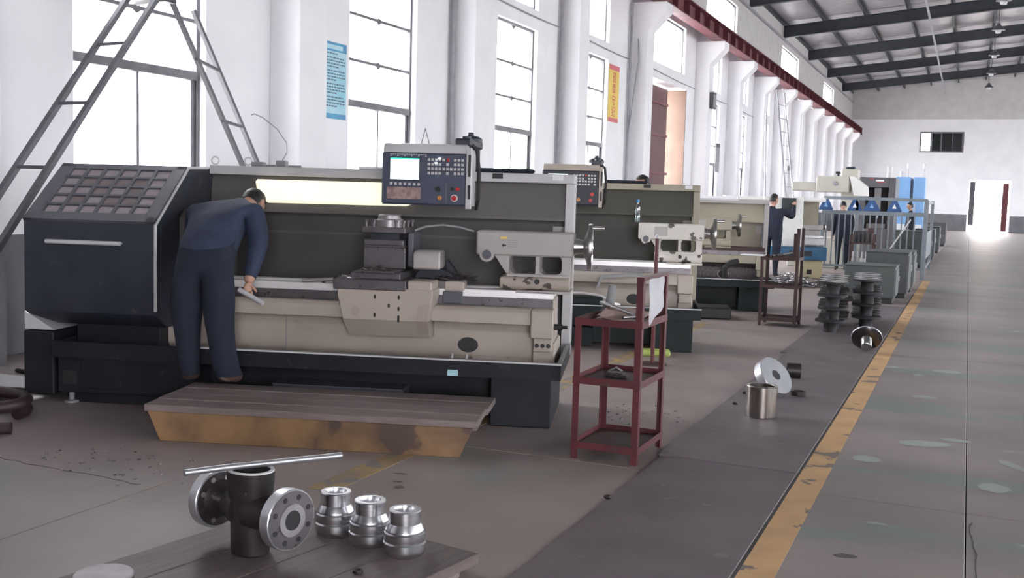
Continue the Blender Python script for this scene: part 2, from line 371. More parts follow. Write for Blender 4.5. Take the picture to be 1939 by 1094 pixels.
# window high in the far wall, with the dim office behind it
e = bpy.data.objects.new('window_%d' % (nwin+1), None); C.objects.link(e); e.location = (FARWIN[0], Y1+.02, FARWIN[2]); struct(e)
wd, ht = FARWIN[1]-FARWIN[0], FARWIN[3]-FARWIN[2]
f = MB()
for x in (0, wd-.1): f.box(x, x+.1, -.06, .06, 0, ht)
for z in (0, ht-.1): f.box(.1, wd-.1, -.06, .06, z, z+.1)
for x, ww in ((.66, .06), (1.32, .10), (2.05, .04)): f.box(x, x+ww, -.05, .05, .1, ht-.1)
f.build('frame', m_('window_metal'), e)
for x0, x1 in ((.1, .66), (.72, 1.32), (1.42, 2.05), (2.09, wd-.1)): MB().box(x0, x1, .01, .02, .1, ht-.1).build('pane', m_('pane_glass'), e)
of = MB().box(FARWIN[0]+.72, FARWIN[1]+2, Y1+2.8, Y1+2.9, 4.6, 8).box(FARWIN[0]+.70, FARWIN[0]+.78, Y1+.3, Y1+2.8, 4.6, 8).box(FARWIN[0]+.72, FARWIN[1]+2, Y1+.3, Y1+2.9, 7.0, 7.1).box(FARWIN[0]+.72, FARWIN[1]+2, Y1+.3, Y1+2.9, 4.9, 5.0).box(FARWIN[1]+1.9, FARWIN[1]+2, Y1+.3, Y1+2.9, 4.6, 8)
struct(of.build('wall_office', m_('mid_grey')))
# far doorway: two open leaves and the cream yard wall outside
e = bpy.data.objects.new('door_1', None); C.objects.link(e); e.location = (FARDOOR[0], Y1+.15, 0); struct(e)
MB().box(0, .06, -.15, .15, 0, 3.57).box(2.62, 2.68, -.15, .15, 0, 3.57).box(.06, 2.62, -.15, .15, 3.48, 3.57).build('door_frame', m_('white_plaster'), e)
g = MB().box(.10, .44, .16, .21, .42, 3.36, bev=.01).build('door_leaf', m_('cabinet_grey'), e); g['label'] = 'dark grey door leaf standing open'
MB().box(.40, .46, .13, .16, 2.3, 2.75).build('door_plate', m_('paper'), e)
g = MB().box(2.16, 2.52, .16, .21, .06, 3.3, bev=.01).build('door_leaf', m_('red_door'), e); g['label'] = 'dark red door leaf standing open'
yd = MB().box(-4, 7, 88, 88.3, 0, 3.6).build('wall_yard', m_('warm_wall')); struct(yd)
gb = MB()
for k in range(4): gb.box(1.85+k*.2, 1.93+k*.2, 87.93, 88, 1.2, 2.6)
gb.box(1.8, 2.6, 87.95, 88, 1.85, 1.9)
struct(gb.build('trim_5', m_('cabinet_grey')))
# side doorway in the left wall with the dark red steel leaf
e = bpy.data.objects.new('door_2', None); C.objects.link(e); e.location = (WX, 27.2, 0); struct(e)
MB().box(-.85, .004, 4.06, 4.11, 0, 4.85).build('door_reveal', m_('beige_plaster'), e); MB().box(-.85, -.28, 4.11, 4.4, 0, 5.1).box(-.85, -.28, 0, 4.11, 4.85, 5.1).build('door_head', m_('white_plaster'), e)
lf = MB().box(-.42, -.36, 1.35, 3.32, .02, 4.8, bev=.01).build('door_leaf', m_('red_door'), e); lf['label'] = 'dark red steel door leaf'
for z in (.6, 1.55, 2.3, 3.4, 4.3): MB().box(-.36, -.32, 1.4, 3.45 if z < 3 else 3.3, z, z+.07).build('door_rib', m_('red_oxide'), lf)

# roof: sheet, foil panels, rafters and purlins
def roof_z(x): return 9.44+.1*(x-WX) if x <= 2.5 else 9.44+.1*(2.5-WX)-.1*(x-2.5)
rs = MB(); rz = roof_z
rs.prism([(WX-.5, rz(WX-.5)+.14), (2.5, rz(2.5)+.14), (RX+.5, rz(RX+.5)+.14), (RX+.5, rz(RX+.5)+.2), (2.5, rz(2.5)+.2), (WX-.5, rz(WX-.5)+.2)], 'y', Y0-.5, Y1+.5)
ceil = struct(rs.build('ceiling', m_('roof_sheet')))
RAFT = [.8+7.8*k for k in range(-1, 10)] ; RAFT = [y+.4 for y in RAFT]
pm = bmesh.new(); bmesh.ops.create_grid(pm, x_segments=8, y_segments=16, size=.5)
for v in pm.verts:
    x, y = v.co.x*1.64, v.co.y*7.7; s = (1-(2*v.co.x)**2)*(1-(2*v.co.y)**6)
    v.co = (x, y, -.10*s+random.uniform(-.008, .008))
t_ = MB(); t_.add(pm); panel_mesh = t_.mesh('insulation_panel', m_('foil'))
sl = math.atan(.1); npur = 0
for i in range(6, 12):
    yc = (RAFT[i-1]+(RAFT[i] if i < len(RAFT) else RAFT[-1]+7.8))/2
    for k in range(11):
        x = -7.1+1.71*k
        if x > 9.6: continue
        side = 1 if x < 2.5 else -1
        if abs(x-2.5) < .6: continue
        link('insulation_panel', panel_mesh, ceil, (x, yc, rz(x)+.12), (0, -sl*side, 0))
for i in range(7):
    x = WX-.02+1.71*i
    p = struct(MB().box(-.04, .04, Y0, Y1, -.10, .14).build('roof_purlin', m_('dark_steel'), None, (x, 0, rz(x)), (0, -sl, 0)))
for y in RAFT:
    mb = MB()
    for (x0, x1) in ((WX-.1, 2.5), (2.5, RX+.1)):
        for (a, b, hw) in ((-.10, -.13, .11), (-.13, -.57, .02), (-.57, -.60, .11)):
            mb.prism([(x0, rz(x0)+b), (x1, rz(x1)+b), (x1, rz(x1)+a), (x0, rz(x0)+a)], 'y', y-hw, y+hw)
    r = struct(mb.build('roof_beam', m_('dark_steel')))
    if y > 30:
        for k in range(1, 7):
            x = WX-.02+1.71*k
            MB().box(-.09, .09, -.006, .006, -.57, -.13).build('stiffener', m_('dark_steel'), r, (x, y-.0, rz(x)))
# thin roof bracing rods between two rafters
for (x0, x1, ya, yb) in ((-5.4, -3.6, RAFT[6], RAFT[7]), (-2.0, .1, RAFT[6], RAFT[7])):
    for s in (0, 1):
        struct(MB().cyl((x0 if s else x1, ya+3.2, rz(-4)-.18), (x1 if s else x0, yb-3.2, rz(-4)-.18), .012, seg=6).build('roof_brace', m_('light_grey')))
cp = MB().tube([(-1.95, 20, 9.28), (-1.95, 50, 9.26), (-1.95, 78.1, 9.2)], .045).build('trim_6', m_('conduit')); struct(cp)

# crane runway beam along the columns
cb = thing('crane_runway_beam', 'long dark red steel crane beam carried on the white column corbels', 'beam', (-7.30, Y0+.5, 6.44))
Lb = Y1-Y0-1.2
b = MB(); b.box(-.17, .17, 0, Lb, 0, .03); b.box(-.012, .012, 0, Lb, .03, .43); b.box(-.17, .17, 0, Lb, .43, .46); b.build('girder', m_('red_oxide'), cb)
MB().box(-.035, .035, 0, Lb, .46, .56).build('rail', m_('rust_brown'), cb)
sm = MB().box(.012, .16, -.008, .008, .03, .43).mesh('stiffener', m_('red_oxide'))
k = 25.0
while k < Lb: link('stiffener', sm, cb, (0, k, 0)); k += 1.2
# pipes and cables fixed to the wall
for y, x in ((15.62, -7.93), (20.55, -7.93), (25.35, -7.93)):
    struct(MB().cyl((x, y, 1.1), (x, y, 6.4), .04, seg=10).build('trim_7', m_('conduit')))
struct(MB().tube([(-7.9, 25.75, 6.4), (-7.75, 25.45, 5.0), (-7.9, 25.3, 3.2)], .02).build('trim_8', m_('conduit')))
def sag(p, q, s, n=10): return [Vector(p).lerp(Vector(q), t/n)+Vector((0, 0, -s*4*(t/n)*(1-t/n))) for t in range(n+1)]
wc = [(16.4, 5.12, 20.5, 5.06), (21.3, 5.1, 25.4, 5.03), (26.2, 5.1, 32.2, 5.0), (33, 5.0, 37, 4.95), (38.0, 5.0, 41.7, 4.9)]
for a, za, b_, zb in wc: struct(MB().tube(sag((WX+.03, a, za), (WX+.03, b_, zb), .03), .014, 6).build('trim_9', m_('conduit')))

# paint spills, cracks and tyre marks on the slabs
def blot(x, y, rx, ry, rot, key, z=.0015):
    t = bmesh.new(); n = 22; vs = []
    for k in range(n):
        a = 2*PI*k/n; r = 1+random.uniform(-.12, .12); p = Vector((rx*r*math.cos(a), ry*r*math.sin(a), 0)); p.rotate(Matrix.Rotation(rot, 3, 'Z')); vs.append(t.verts.new((x+p.x, y+p.y, z)))
    t.faces.new(vs); o = MB(); o.add(t); return o.build('paint_spill', m_(key), fl)
for x, y, rx, ry, rot in ((-.50, 6.88, .085, .085, 0), (-.18, 7.53, .16, .10, .4), (.235, 6.53, .085, .10, .2), (.36, 7.16, .04, .16, .6), (.02, 7.75, .10, .05, 0), (-.34, 10.61, .05, .07, 0), (-.10, 11.0, .14, .10, 0), (-.25, 9.4, .10, .07, 0)): blot(x, y, rx, ry, rot, 'paint_spill')
for x, y, rx, ry in ((-2.80, 4.97, .03, .02), (-2.87, 5.12, .045, .015), (-2.74, 4.88, .03, .03), (-.42, 4.9, .05, .03), (.3, 4.6, .06, .03)): blot(x, y, rx, ry, .3, 'stain')
def crack(pts):
    P = []
    for a, b in zip(pts, pts[1:]):
        for k in range(8): q = Vector(a).lerp(Vector(b), k/8); P.append((q.x+random.uniform(-.012, .012), q.y+random.uniform(-.012, .012), .0005))
    return MB().tube(P, .0026, 4).build('crack', m_('stain'), fl)
crack([(-5.2, 4.30), (-4.76, 4.26), (-4.35, 4.27), (-3.9, 4.24)]); crack([(.11, 4.2), (.14, 5.0), (.10, 5.85)]); crack([(-.64, 3.4), (-.3, 3.5), (.05, 3.2)])

# ------------------------------------------------------------------ the lathes (x along the bed, y away from the operator, z up; origin = right front foot)
def lathe_machine(label, origin, rz, base='graphite', tray='graphite', door='graphite', guard='olive_grey', guard_hi='olive_grey_light', trim='light_grey',
                  body='cream', tail='cream_grey', gh=1.76, tx=0, pendant=True, lamp=True, cx=0, hood='light_grey', detail=True, backtop=None, pd=0, way='ground_steel', bedk=None):
    T = thing('lathe', label, 'machine', (origin[0], origin[1], 0), rz, 'lathes angled along the aisle')
    B = lambda name, mb, k, p=None: mb.build(name, m_(k), p or T)
    # pedestals
    p = B('pedestal', MB().box(-.42, 0, 0, .95, .0, .37, bev=.008), base)
    p = B('pedestal', MB().box(-3.58, -2.55, 0, .95, .08, .37, bev=.008).box(-3.5, -2.62, .06, .9, 0, .08), base)
    if detail:
        B('access_panel', MB().box(-3.40, -3.10, -.008, 0, .12, .34, bev=.003), base, p); B('access_panel', MB().box(-3.05, -2.66, -.008, 0, .10, .34, bev=.003), base, p)
        B('recess', MB().box(-3.54, -3.43, -.004, .02, .14, .24), 'black', p)
        B('levelling_foot', MB().lathe([(.05, 0), (.05, .015), (.02, .02), (.02, .08)], Matrix.Translation((-3.5, .05, 0)), 12), 'mid_grey', p)
    B('centre_base', MB().box(-2.55, -.42, .30, .92, .03, .37), base)
    B('coolant_tank', MB().box(-2.0, -1.05, .08, .30, .02, .20, bev=.006).box(-2.0, -1.05, .06, .30, .2, .21), 'graphite_top' if detail else base)
    if detail:
        B('side_tank', MB().prism([(-.02, .06), (-.02, .52), (.45, .52), (.45, .06)], 'x', -3.83, -3.60, bev=.01), base)
        B('side_tank_lid', MB().prism([(-3.83, .53), (-3.60, .53), (-3.83, .66)], 'y', .0, .45), 'light_grey')
    # chip tray: floor and four lips, open above
    t = MB().box(-3.55, .07, -.12, 1.0, .355, .375)
    t.box(-3.55, .07, -.12, -.10, .375, .47).box(-3.55, .07, .98, 1.0, .375, .47).box(-3.55, -3.53, -.10, .98, .375, .47).box(.05, .07, -.10, .98, .375, .47)
    t.box(-3.55, .07, -.135, -.12, .455, .47)
    B('chip_tray', t, tray)
    B('tray_rim', MB().box(-2.55, .075, -.14, -.098, .47, .476).box(.045, .075, -.098, .98, .47, .476), 'mid_grey' if detail else base)
    B('tray_edge_highlight', MB().box(-2.55, .075, -.1425, -.139, .466, .477), 'light_grey')  # pale strip painting a highlight along the tray lip
    # bed with its two ways
    b = MB().prism([(.34, .38), (.30, .44), (.30, .62), (.36, .70), (.36, .86), (.72, .86), (.72, .70), (.78, .62), (.78, .38)], 'x', -2.9, -.02, bev=.008)
    b.prism([(.26, .375), (.24, .42), (.30, .55), (.80, .55), (.84, .42), (.82, .375)], 'x', -.16, .0, bev=.01)
    bed = B('bed', b, bedk or body)
    M = Matrix.Translation((-.63, .302, .515)) @ Matrix.Rotation(PI/2, 4, 'X') @ Matrix.Diagonal((1.35, 1, 1, 1))
    B('oval_opening', MB().lathe([(.055, 0), (.055, .004)], M, 24), 'black', bed)
    B('oval_rim', MB().lathe([(.062, -.004), (.062, .003), (.053, .003), (.053, -.004)], M, 24, close=True), body, bed)
    if detail:
        B('bed_joint', MB().box(-1.98, -1.972, .296, .30, .40, .66), 'mid_grey', bed)
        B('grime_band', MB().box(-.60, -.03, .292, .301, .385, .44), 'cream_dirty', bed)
        bo = MB().lathe([(.016, 0), (.016, .006)], Matrix.Rotation(PI/2, 4, 'X'), 10).mesh('bolt', m_('black'))
        for x, z in ((-.145, .835), (-.085, .835), (-.05, .835)): link('bolt', bo, bed, (x, .355, z))
    w = MB().box(-2.7, -.03, .33, .43, .86, .915, bev=.004)
    B('bed_way', w, way); B('bed_way', MB().box(-2.7, -.03, .60, .70, .86, .915, bev=.004), way)
    B('way_side', MB().box(-2.7, -.03, .318, .345, .80, .862), 'grey_iron')
    B('light_stop_block', MB().box(-3.52, -2.88, .16, .96, .376, .60, bev=.006), base)  # added dark block, stops light showing through under the headstock cover
    # feed screw cover and its end bracket
    B('screw_cover', MB().prism([(.17, .69), (.17, .775), (.20, .80), (.30, .80), (.30, .69)], 'x', -2.75, -.172, bev=.004), body)
    br = B('end_bracket', MB().prism([(.15, .60), (.15, .79), (.17, .80), (.31, .80), (.31, .60)], 'x', -.17, -.01, bev=.008).box(-.15, -.02, .20, .30, .50, .60, bev=.006), body)
    if detail:
        for x in (-.125, -.085, -.045): link('bolt', bo, br, (x, .205, .545))
        B('screw_stub', MB().cyl((-.01, .22, .68), (.05, .22, .68), .022).cyl((.05, .22, .68), (.085, .22, .68), .012), 'black', br)
    # carriage
    x0, x1 = -1.56+cx, -.83+cx
    ap = MB()
    pl = [(x0+.03, .92), (x0+.03, .86), (x0+.07, .69), (x1-.05, .69), (x1-.02, .88), (x1-.02, .92)]
    ap.prism(pl, 'y', .06, .31, bev=.006)
    t = bmesh.new()
    F = [(x0+.07, .06, .69), (x1-.05, .06, .69), (x1-.05, .14, .575), (x0+.10, .14, .575)]; K = [(p[0], .31, p[2]) for p in F]
    V = [t.verts.new(p) for p in F+K]
    for f in ((0,1,2,3),(7,6,5,4),(0,4,5,1),(1,5,6,2),(2,6,7,3),(3,7,4,0)): t.faces.new([V[i] for i in f])
    ap.add(t); a = B('apron', ap, body)
    if detail:
        for x, z in ((.30, .86), (.47, .86), (.47, .78), (.47, .72), (.47, .70), (.30, .73), (.40, .80)): link('bolt', bo, a, (x0+x, .062, z)).scale = (.55, .55, 1)
    sd = B('saddle', MB().box(x0, x0+.52, .05, .80, .905, .975, bev=.006).box(x0+.52, x1+.02, .33, .78, .905, .965, bev=.004), 'grey_iron')
    B('saddle_block', MB().box(x0+.525, x0+.70, .07, .33, .885, .975, bev=.01), body)
    B('wiper_block', MB().box(x1+.02, x1+.16, .30, .45, .90, .965, bev=.006), body, sd)
    B('wiper_lower_box', MB().box(x1+.01, x1+.15, .29, .44, .81, .895, bev=.004), 'graphite_top', sd)  # dark grey box below the wiper block
    B('cross_slide', MB().box(x0+.10, x0+.46, .14, .78, .975, 1.02, bev=.005).box(x0+.14, x0+.42, .10, .72, 1.02, 1.035, bev=.004), 'grey_iron')
    q = x0+.13
    tp = B('tool_post', MB().box(q, q+.31, .38, .68, 1.035, 1.19, bev=.006).box(q+.005, q+.305, .385, .675, 1.19, 1.205).box(q+.01, q+.30, .36, .70, 1.205, 1.245, bev=.004), 'grey_iron')
    B('turret_core', MB().box(q+.05, q+.26, .40, .66, 1.245, 1.30), 'graphite', tp)
    B('turret_plate', MB().box(q-.005, q+.315, .35, .71, 1.295, 1.335, bev=.004), 'grey_iron', tp)
    B('clamp_cap', MB().lathe([(.10, 0), (.10, .05), (.085, .058), (.082, .085), (.078, .088)], Matrix.Translation((q+.155, .53, 1.335)), 24), 'dull_steel', tp)
    sc = MB().cyl((0,0,0), (0,0,.035), .010, seg=8).cyl((0,0,.035), (0,0,.052), .014, seg=6).mesh('clamp_screw', m_('grey_iron'))
    for x, y in ((.02, .375), (.075, .375), (.24, .375), (.295, .375), (.02, .685), (.295, .685), (.02, .53), (.295, .53)): link('clamp_screw', sc, tp, (q+x, y, 1.335))
    B('post_side', MB().box(q+.32, q+.36, .42, .68, 1.05, 1.30, bev=.006), 'graphite_top', tp)
    B('motor_cover', MB().prism([(.36, 1.04), (.36, 1.15), (.40, 1.175), (.58, 1.175), (.58, 1.04)], 'x', q+.37, q+.57, bev=.012), tail if detail else body, tp)
    B('splash_guard', MB().prism([(q+.40, 1.035), (q+.56, 1.035), (q+.72, .97), (q+.36, .97)], 'y', .5, .66).prism([(q+.58, .975), (q+.58, 1.10), (q+.68, .975)], 'y', .60, .68), 'graphite', tp)
    if detail:
        B('coolant_hose', MB().tube([(q+.33, .6, 1.31), (q+.40, .66, 1.34), (q+.52, .72, 1.355), (q+.64, .78, 1.34), (q+.74, .84, 1.31)], .009), 'mid_grey', tp)
        B('coolant_nozzle', MB().cyl((q+.80, .9, 1.27), (q+.80, .9, 1.20), .014).cyl((q+.80, .9, 1.20), (q+.80, .9, 1.12), .007), 'black', tp)
    # tailstock
    y0, y1 = .38, .64
    e = tx
    ts = MB().box(-.60+e, .10+e, y0, y1, 1.16, 1.335, bev=.012)
    ts.cyl((-.52+e, y0-.02, 1.165), (-.52+e, y1, 1.165), .052, seg=20)
    for poly in ([(-.47, 1.165), (-.36, 1.165), (-.36, 1.03), (-.33, 1.0), (-.35, .99)], [(-.17, 1.165), (-.14, 1.165), (-.14, 1.0), (-.17, 1.0)], [(.02, 1.165), (.085, 1.165), (.085, .99), (.02, 1.0)]):
        ts.prism([(x+e, z) for x, z in poly], 'y', y0+.02, y1-.02)
    ts.box(-.38+e, .085+e, y0, y1, .985, 1.035, bev=.008)
    T1 = B('tailstock', ts, tail)
    for cxx in (-.25, -.06):                                                     # rounded corners of the two openings
        mb = MB()
        wd = .105 if cxx < -.1 else .078
        for sx in (-1, 1):
            for sz, zc in ((1, 1.165), (-1, 1.035)):
                px = cxx+sx*wd
                mb.prism([(px+e, zc), (px-sx*.03+e, zc), (px-sx*.009+e, zc-sz*.009), (px+e, zc-sz*.03)], 'y', y0+.022, y1-.022)
        B('corner_fillet', mb, tail, T1)
    B('quill_bore', MB().cyl((-.52+e, y0-.024, 1.165), (-.52+e, y0-.018, 1.165), .034, seg=20), 'graphite_top', T1)
    B('label_plate', MB().box(-.43+e, -.29+e, y0-.004, y0, 1.20, 1.30), 'cream_grey', T1)
    if detail:
        B('plate_mark', MB().box(-.425+e, -.38+e, y0-.006, y0-.003, 1.282, 1.296), 'sign_yellow', T1)
        pm = MB()
        for z in (1.27, 1.255, 1.24, 1.225): pm.box(-.375+e, -.30+e, y0-.006, y0-.003, z, z+.004)
        B('plate_print', pm, 'mid_grey', T1)
        B('plate_arrow', MB().prism([(-.415+e, 1.235), (-.40+e, 1.25), (-.40+e, 1.24), (-.383+e, 1.24), (-.383+e, 1.23), (-.40+e, 1.23), (-.40+e, 1.22)], 'y', y0-.006, y0-.003), 'black', T1)
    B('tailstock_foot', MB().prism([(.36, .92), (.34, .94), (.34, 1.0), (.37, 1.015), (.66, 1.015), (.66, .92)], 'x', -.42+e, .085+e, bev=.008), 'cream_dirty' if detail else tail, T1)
    B('foot_screw', MB().cyl((-.15+e, .342, .985), (-.15+e, .325, .985), .02, seg=12), 'black', T1)
    B('foot_plate', MB().box(-.30+e, .09+e, .33, .68, .90, .92), tail, T1)
    hw = B('handwheel', MB().lathe([(.168, .015), (.172, .0), (.168, -.015), (.150, -.015), (.10, -.03), (.05, -.05), (.045, -.03), (.05, .02), (.10, -.012), (.150, .008)], Matrix.Translation((.215+e, .51, 1.235)) @ Matrix.Rotation(PI/2, 4, 'Y'), 32, close=True), 'brushed', T1)
    B('hub', MB().cyl((.10+e, .51, 1.235), (.175+e, .51, 1.235), .062, .048), 'brushed', hw)
    B('crank_handle', MB().cyl((.215+e, .51-.05, 1.375), (.315+e, .51-.05, 1.375), .010).cyl((.24+e, .46, 1.375), (.315+e, .46, 1.375), .014), 'brushed', hw)
    # rear guard: upper hood leaning back, lower sheet, top rail, right-hand end post
    zt = gh
    g = MB().box(-2.80, 0, 1.06, 1.09, .44, zt-.3)
    B('lower_sheet', g, guard)
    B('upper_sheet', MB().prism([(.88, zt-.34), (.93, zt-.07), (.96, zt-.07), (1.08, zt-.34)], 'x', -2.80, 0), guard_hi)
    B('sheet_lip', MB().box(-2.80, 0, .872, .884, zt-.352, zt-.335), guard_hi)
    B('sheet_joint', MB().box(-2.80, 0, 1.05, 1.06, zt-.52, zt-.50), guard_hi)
    B('top_rail', MB().box(-2.80, .07, .86, 1.12, zt-.07, zt, bev=.006), trim)
    B('end_post', MB().box(.0, .07, .88, .93, .375, zt-.07, bev=.004).box(.03, .07, .93, 1.10, .375, zt-.07), trim)
    B('post_gusset', MB().box(-.10, 0, 1.04, 1.055, zt-.52, zt-.40), trim)
    if detail or backtop:
        B('rail_catch', MB().box(-.56, -.48, .852, .87, zt-.045, zt-.005), 'black')
        B('rail_catch', MB().box(-.10, -.02, .852, .87, zt-.045, zt-.005), 'paper')
    # headstock cover: sliding door with a padded slanted top
    pf = [(-.05, .67), (-.05, 1.315), (.50, 1.72), (1.06, 1.74), (1.06, .58), (.16, .56)]
    d = MB().prism(pf, 'x', -3.80, -2.82, bev=.006)
    dr = B('headstock_cover', d, door)
    if detail:
        B('door_handle', MB().cyl((-3.60, -.105, 1.175), (-3.05, -.105, 1.175), .016).cyl((-3.58, -.05, 1.175), (-3.58, -.105, 1.175), .011).cyl((-3.07, -.05, 1.175), (-3.07, -.105, 1.175), .011), 'light_grey', dr)
        U = Vector((0, .55, .405)).normalized(); N = Vector((0, -.405, .55)).normalized(); ln_ = Vector((0, .55, .405)).length
        Mx = Matrix(((1, 0, 0, -3.80), (0, U.y, N.y, -.05), (0, U.z, N.z, 1.315), (0, 0, 0, 1)))
        gr = MB(); X0, X1, W0, W1 = .10, .90, .075, ln_-.05
        for i in range(7): xx = X0+(X1-X0)*i/6; gr.box(xx-.012, xx+.012, W0-.01, W1+.01, 0, .022, M=Mx)
        for j in range(6): yy = W0+(W1-W0)*j/5; gr.box(X0-.012, X1+.012, yy-.010, yy+.010, 0, .022, M=Mx)
        gr.box(0, X0-.012, 0, ln_, -.002, .022, M=Mx).box(X1+.012, .98, 0, ln_, -.002, .022, M=Mx).box(0, .98, 0, W0-.01, -.002, .022, M=Mx).box(0, .98, W1+.01, ln_, -.002, .022, M=Mx)
        go = B('grille', gr, 'graphite_top', dr)
        pads = [MB().box(-.054, .054, -.042, .042, 0, .008, bev=.007).mesh('pad', m_(k)) for k in ('pad_pink', 'pad_dirty')]
        for i in range(6):
            for j in range(5):
                k = 1 if (1 <= i <= 4 and 1 <= j <= 3 and random.random() < .75) else 0
                P = Mx @ Vector((X0+(X1-X0)*(i+.5)/6, W0+(W1-W0)*(j+.5)/5, .002))
                link('pad', pads[k], go, P, (math.atan2(U.z, U.y), 0, 0))
        B('cover_edge', MB().tube([(-2.815, -.05, .70), (-2.815, -.05, 1.31), (-2.815, .50, 1.725), (-2.815, .86, 1.735)], .012, 6), 'light_grey', dr)
        hs = B('headstock', MB().prism([(.34, .86), (.34, 1.36), (.42, 1.42), (.90, 1.42), (.90, .86)], 'x', -2.82, -2.58, bev=.01), 'olive_grey')
    else:
        hs = B('headstock', MB().box(-2.82, -2.55, .3, .9, .86, 1.5), body)
    B('chuck', MB().lathe([(.13, 0), (.13, .09), (.12, .10), (.06, .10), (.05, .13)], Matrix.Translation((-2.58, .51, 1.20)) @ Matrix.Rotation(PI/2, 4, 'Y'), 28), 'grey_iron', hs)
    if lamp:
        L_ = MB(); pl = [(-2.42, zt-.10), (-2.40, zt-.20), (-2.33, zt-.28), (-1.20, zt-.275), (-1.12, zt-.20), (-1.12, zt-.10)]
        L_.prism(pl, 'y', .815, .872, bev=.02)
        B('lamp_diffuser', L_, 'lamp_glow')
    if pendant:
        px0, px1, pz0, pz1, py = -1.30+pd, -.68+pd, zt-.255, zt+.12, .36
        P = B('control_panel', MB().box(px0, px1, py, py+.20, pz0, pz1, bev=.012), 'panel_blue' if detail else 'graphite')
        B('panel_hood', MB().prism([(py-.008, pz1-.004), (py+.01, pz1+.05), (py+.05, pz1+.065), (py+.21, pz1+.065), (py+.21, pz1-.004)], 'x', px0+.01, px1-.005, bev=.004), hood, P)
        B('panel_side', MB().box(px1-.005, px1+.035, py-.005, py+.03, pz0-.02, pz1+.04, bev=.004).box(px1-.005, px1+.03, py+.03, py+.22, pz0, pz1+.03), hood, P)
        B('side_handle', MB().box(px1+.012, px1+.03, py-.012, py-.004, pz0+.05, pz0+.15).box(px1+.012, px1+.03, py-.012, py-.004, pz0+.21, pz1-.01), 'black', P)
        yb = py-.001
        if detail:
            B('bezel', MB().box(px0+.055, px0+.285, py-.006, py, pz1-.205, pz1-.035, bev=.003), 'graphite', P)
            B('screen', MB().box(px0+.065, px0+.275, py-.009, py-.004, pz1-.195, pz1-.043), 'screen', P)
            B('screen_header', MB().box(px0+.065, px0+.275, py-.010, py-.008, pz1-.052, pz1-.043), 'screen_green', P)
            cap = MB()
            for k in range(16):
                for j in range(1 if k % 3 else 2): cap.box(px0+.06+k*.017, px0+.06+k*.017+.012, py-.002, py, pz1-.018-j*.010, pz1-.013-j*.010)
            B('caption_print', cap, 'light_grey', P)
            key = MB().box(-.009, .009, -.006, 0, -.0095, .0095, bev=.002).mesh('key', m_('light_grey')); keyr = MB().box(-.009, .009, -.006, 0, -.012, .012, bev=.002).mesh('key', m_('red_plastic'))
            rows = [(0,1,2,3,4,'r',7.2,8.2,9.2), (0,1,2,3,5.1,7.2,8.2,9.2), (0,1,2,3,4.1,5.1,6.1,7.2,8.2,9.2), (0,1,2,3,5.1,7.2,8.2,9.2)]
            for j, rw in enumerate(rows):
                for xk in rw:
                    r = xk == 'r'; link('key', keyr if r else key, P, (px0+.345+(5.3 if r else xk)*.0265, py, pz1-.05-j*.032))
            for xk, zk in ((3, 0), (2, 1)): B('status_light', MB().box(px0+.335+xk*.0265, px0+.353+xk*.0265, py-.009, py, pz1-.044-zk*.032, pz1-.036-zk*.032), 'led_white', P)
            for k in range(7): link('key', key, P, (px0+.07+k*.034, py, pz1-.228))
            B('keypad', MB().box(px0+.04, px0+.29, py-.004, py, pz0+.04, pz0+.125, bev=.002), 'keypad_worn', P)
            def knob(x, z, r, h, k): B('knob', MB().cyl((px0+x, py, pz0+z), (px0+x, py-h, pz0+z), r), k, P)
            knob(.415, .115, .018, .02, 'black'); knob(.43, .055, .015, .02, 'orange_plastic'); knob(.56, .12, .013, .02, 'red_plastic'); knob(.535, .055, .026, .008, 'light_grey'); knob(.535, .055, .018, .022, 'red_plastic'); knob(.52, .12, .014, .015, 'black')
            B('panel_line', MB().box(px0+.473, px0+.475, py-.001, py, pz0+.02, pz0+.16), 'mid_grey', P)
        else:
            key = MB().box(-.011, .011, -.006, 0, -.0095, .0095).mesh('key', m_('light_grey')); kr = MB().box(-.011, .011, -.006, 0, -.0095, .0095).mesh('key', m_('red_plastic'))
            for j in range(4):
                for k in range(8):
                    if (j, k) in ((1, 4), (3, 6)): continue
                    link('key', kr if (j, k) == (0, 4) else key, P, (px0+.345+k*.032, py, pz1-.055-j*.032))
            for x, z, k in ((.40, .06, 'orange_plastic'), (.545, .12, 'red_plastic'), (.53, .055, 'red_plastic')): B('knob', MB().cyl((px0+x, py, pz0+z), (px0+x, py-.02, pz0+z), .02), k, P)
            B('screen', MB().box(px0+.065, px0+.275, py-.009, py, pz1-.195, pz1-.043), 'screen', P)
        B('swing_arm', MB().cyl((px1-.03, py+.15, pz1), (px1-.03, py+.15, pz1+.13), .035).box(px1-.10, px1+.02, py+.05, 1.0, pz1+.055, pz1+.11, bev=.01).cyl((px1-.04, 1.0, zt), (px1-.04, 1.0, pz1+.10), .04).lathe([(.09, 0), (.09, .03), (.06, .05), (.025, .055), (.02, .08)], Matrix.Translation((px1-.06, .9, pz1+.10))), 'graphite', P)
        B('panel_cable', MB().tube([(px1-.02, py+.14, pz1+.10), (px1+.05, py+.14, pz1+.03), (px1+.065, py+.16, pz1-.12), (px1+.06, py+.18, pz0+.05), (px1+.03, py+.3, pz0-.02)], .014), 'rubber', P)
    return T
PH = math.radians(17)
lathe_1 = lathe_machine('dark grey metal-turning lathe with a lit screen and glowing lamp, nearest of the row', (-2.55, 6.63), PH, base='graphite_base', tray='graphite_base')
lathe_2 = lathe_machine('green-based lathe with chipped cream tailstock carrying a water bottle, second in the row', (-2.57, 10.75), PH, base='dark_green', tray='dark_green', guard='olive_drab', guard_hi='olive_drab', trim='tan_sheet', tail='cream_chipped', hood='cream', lamp=False, detail=False, backtop=1, pd=-.36, cx=-.72)
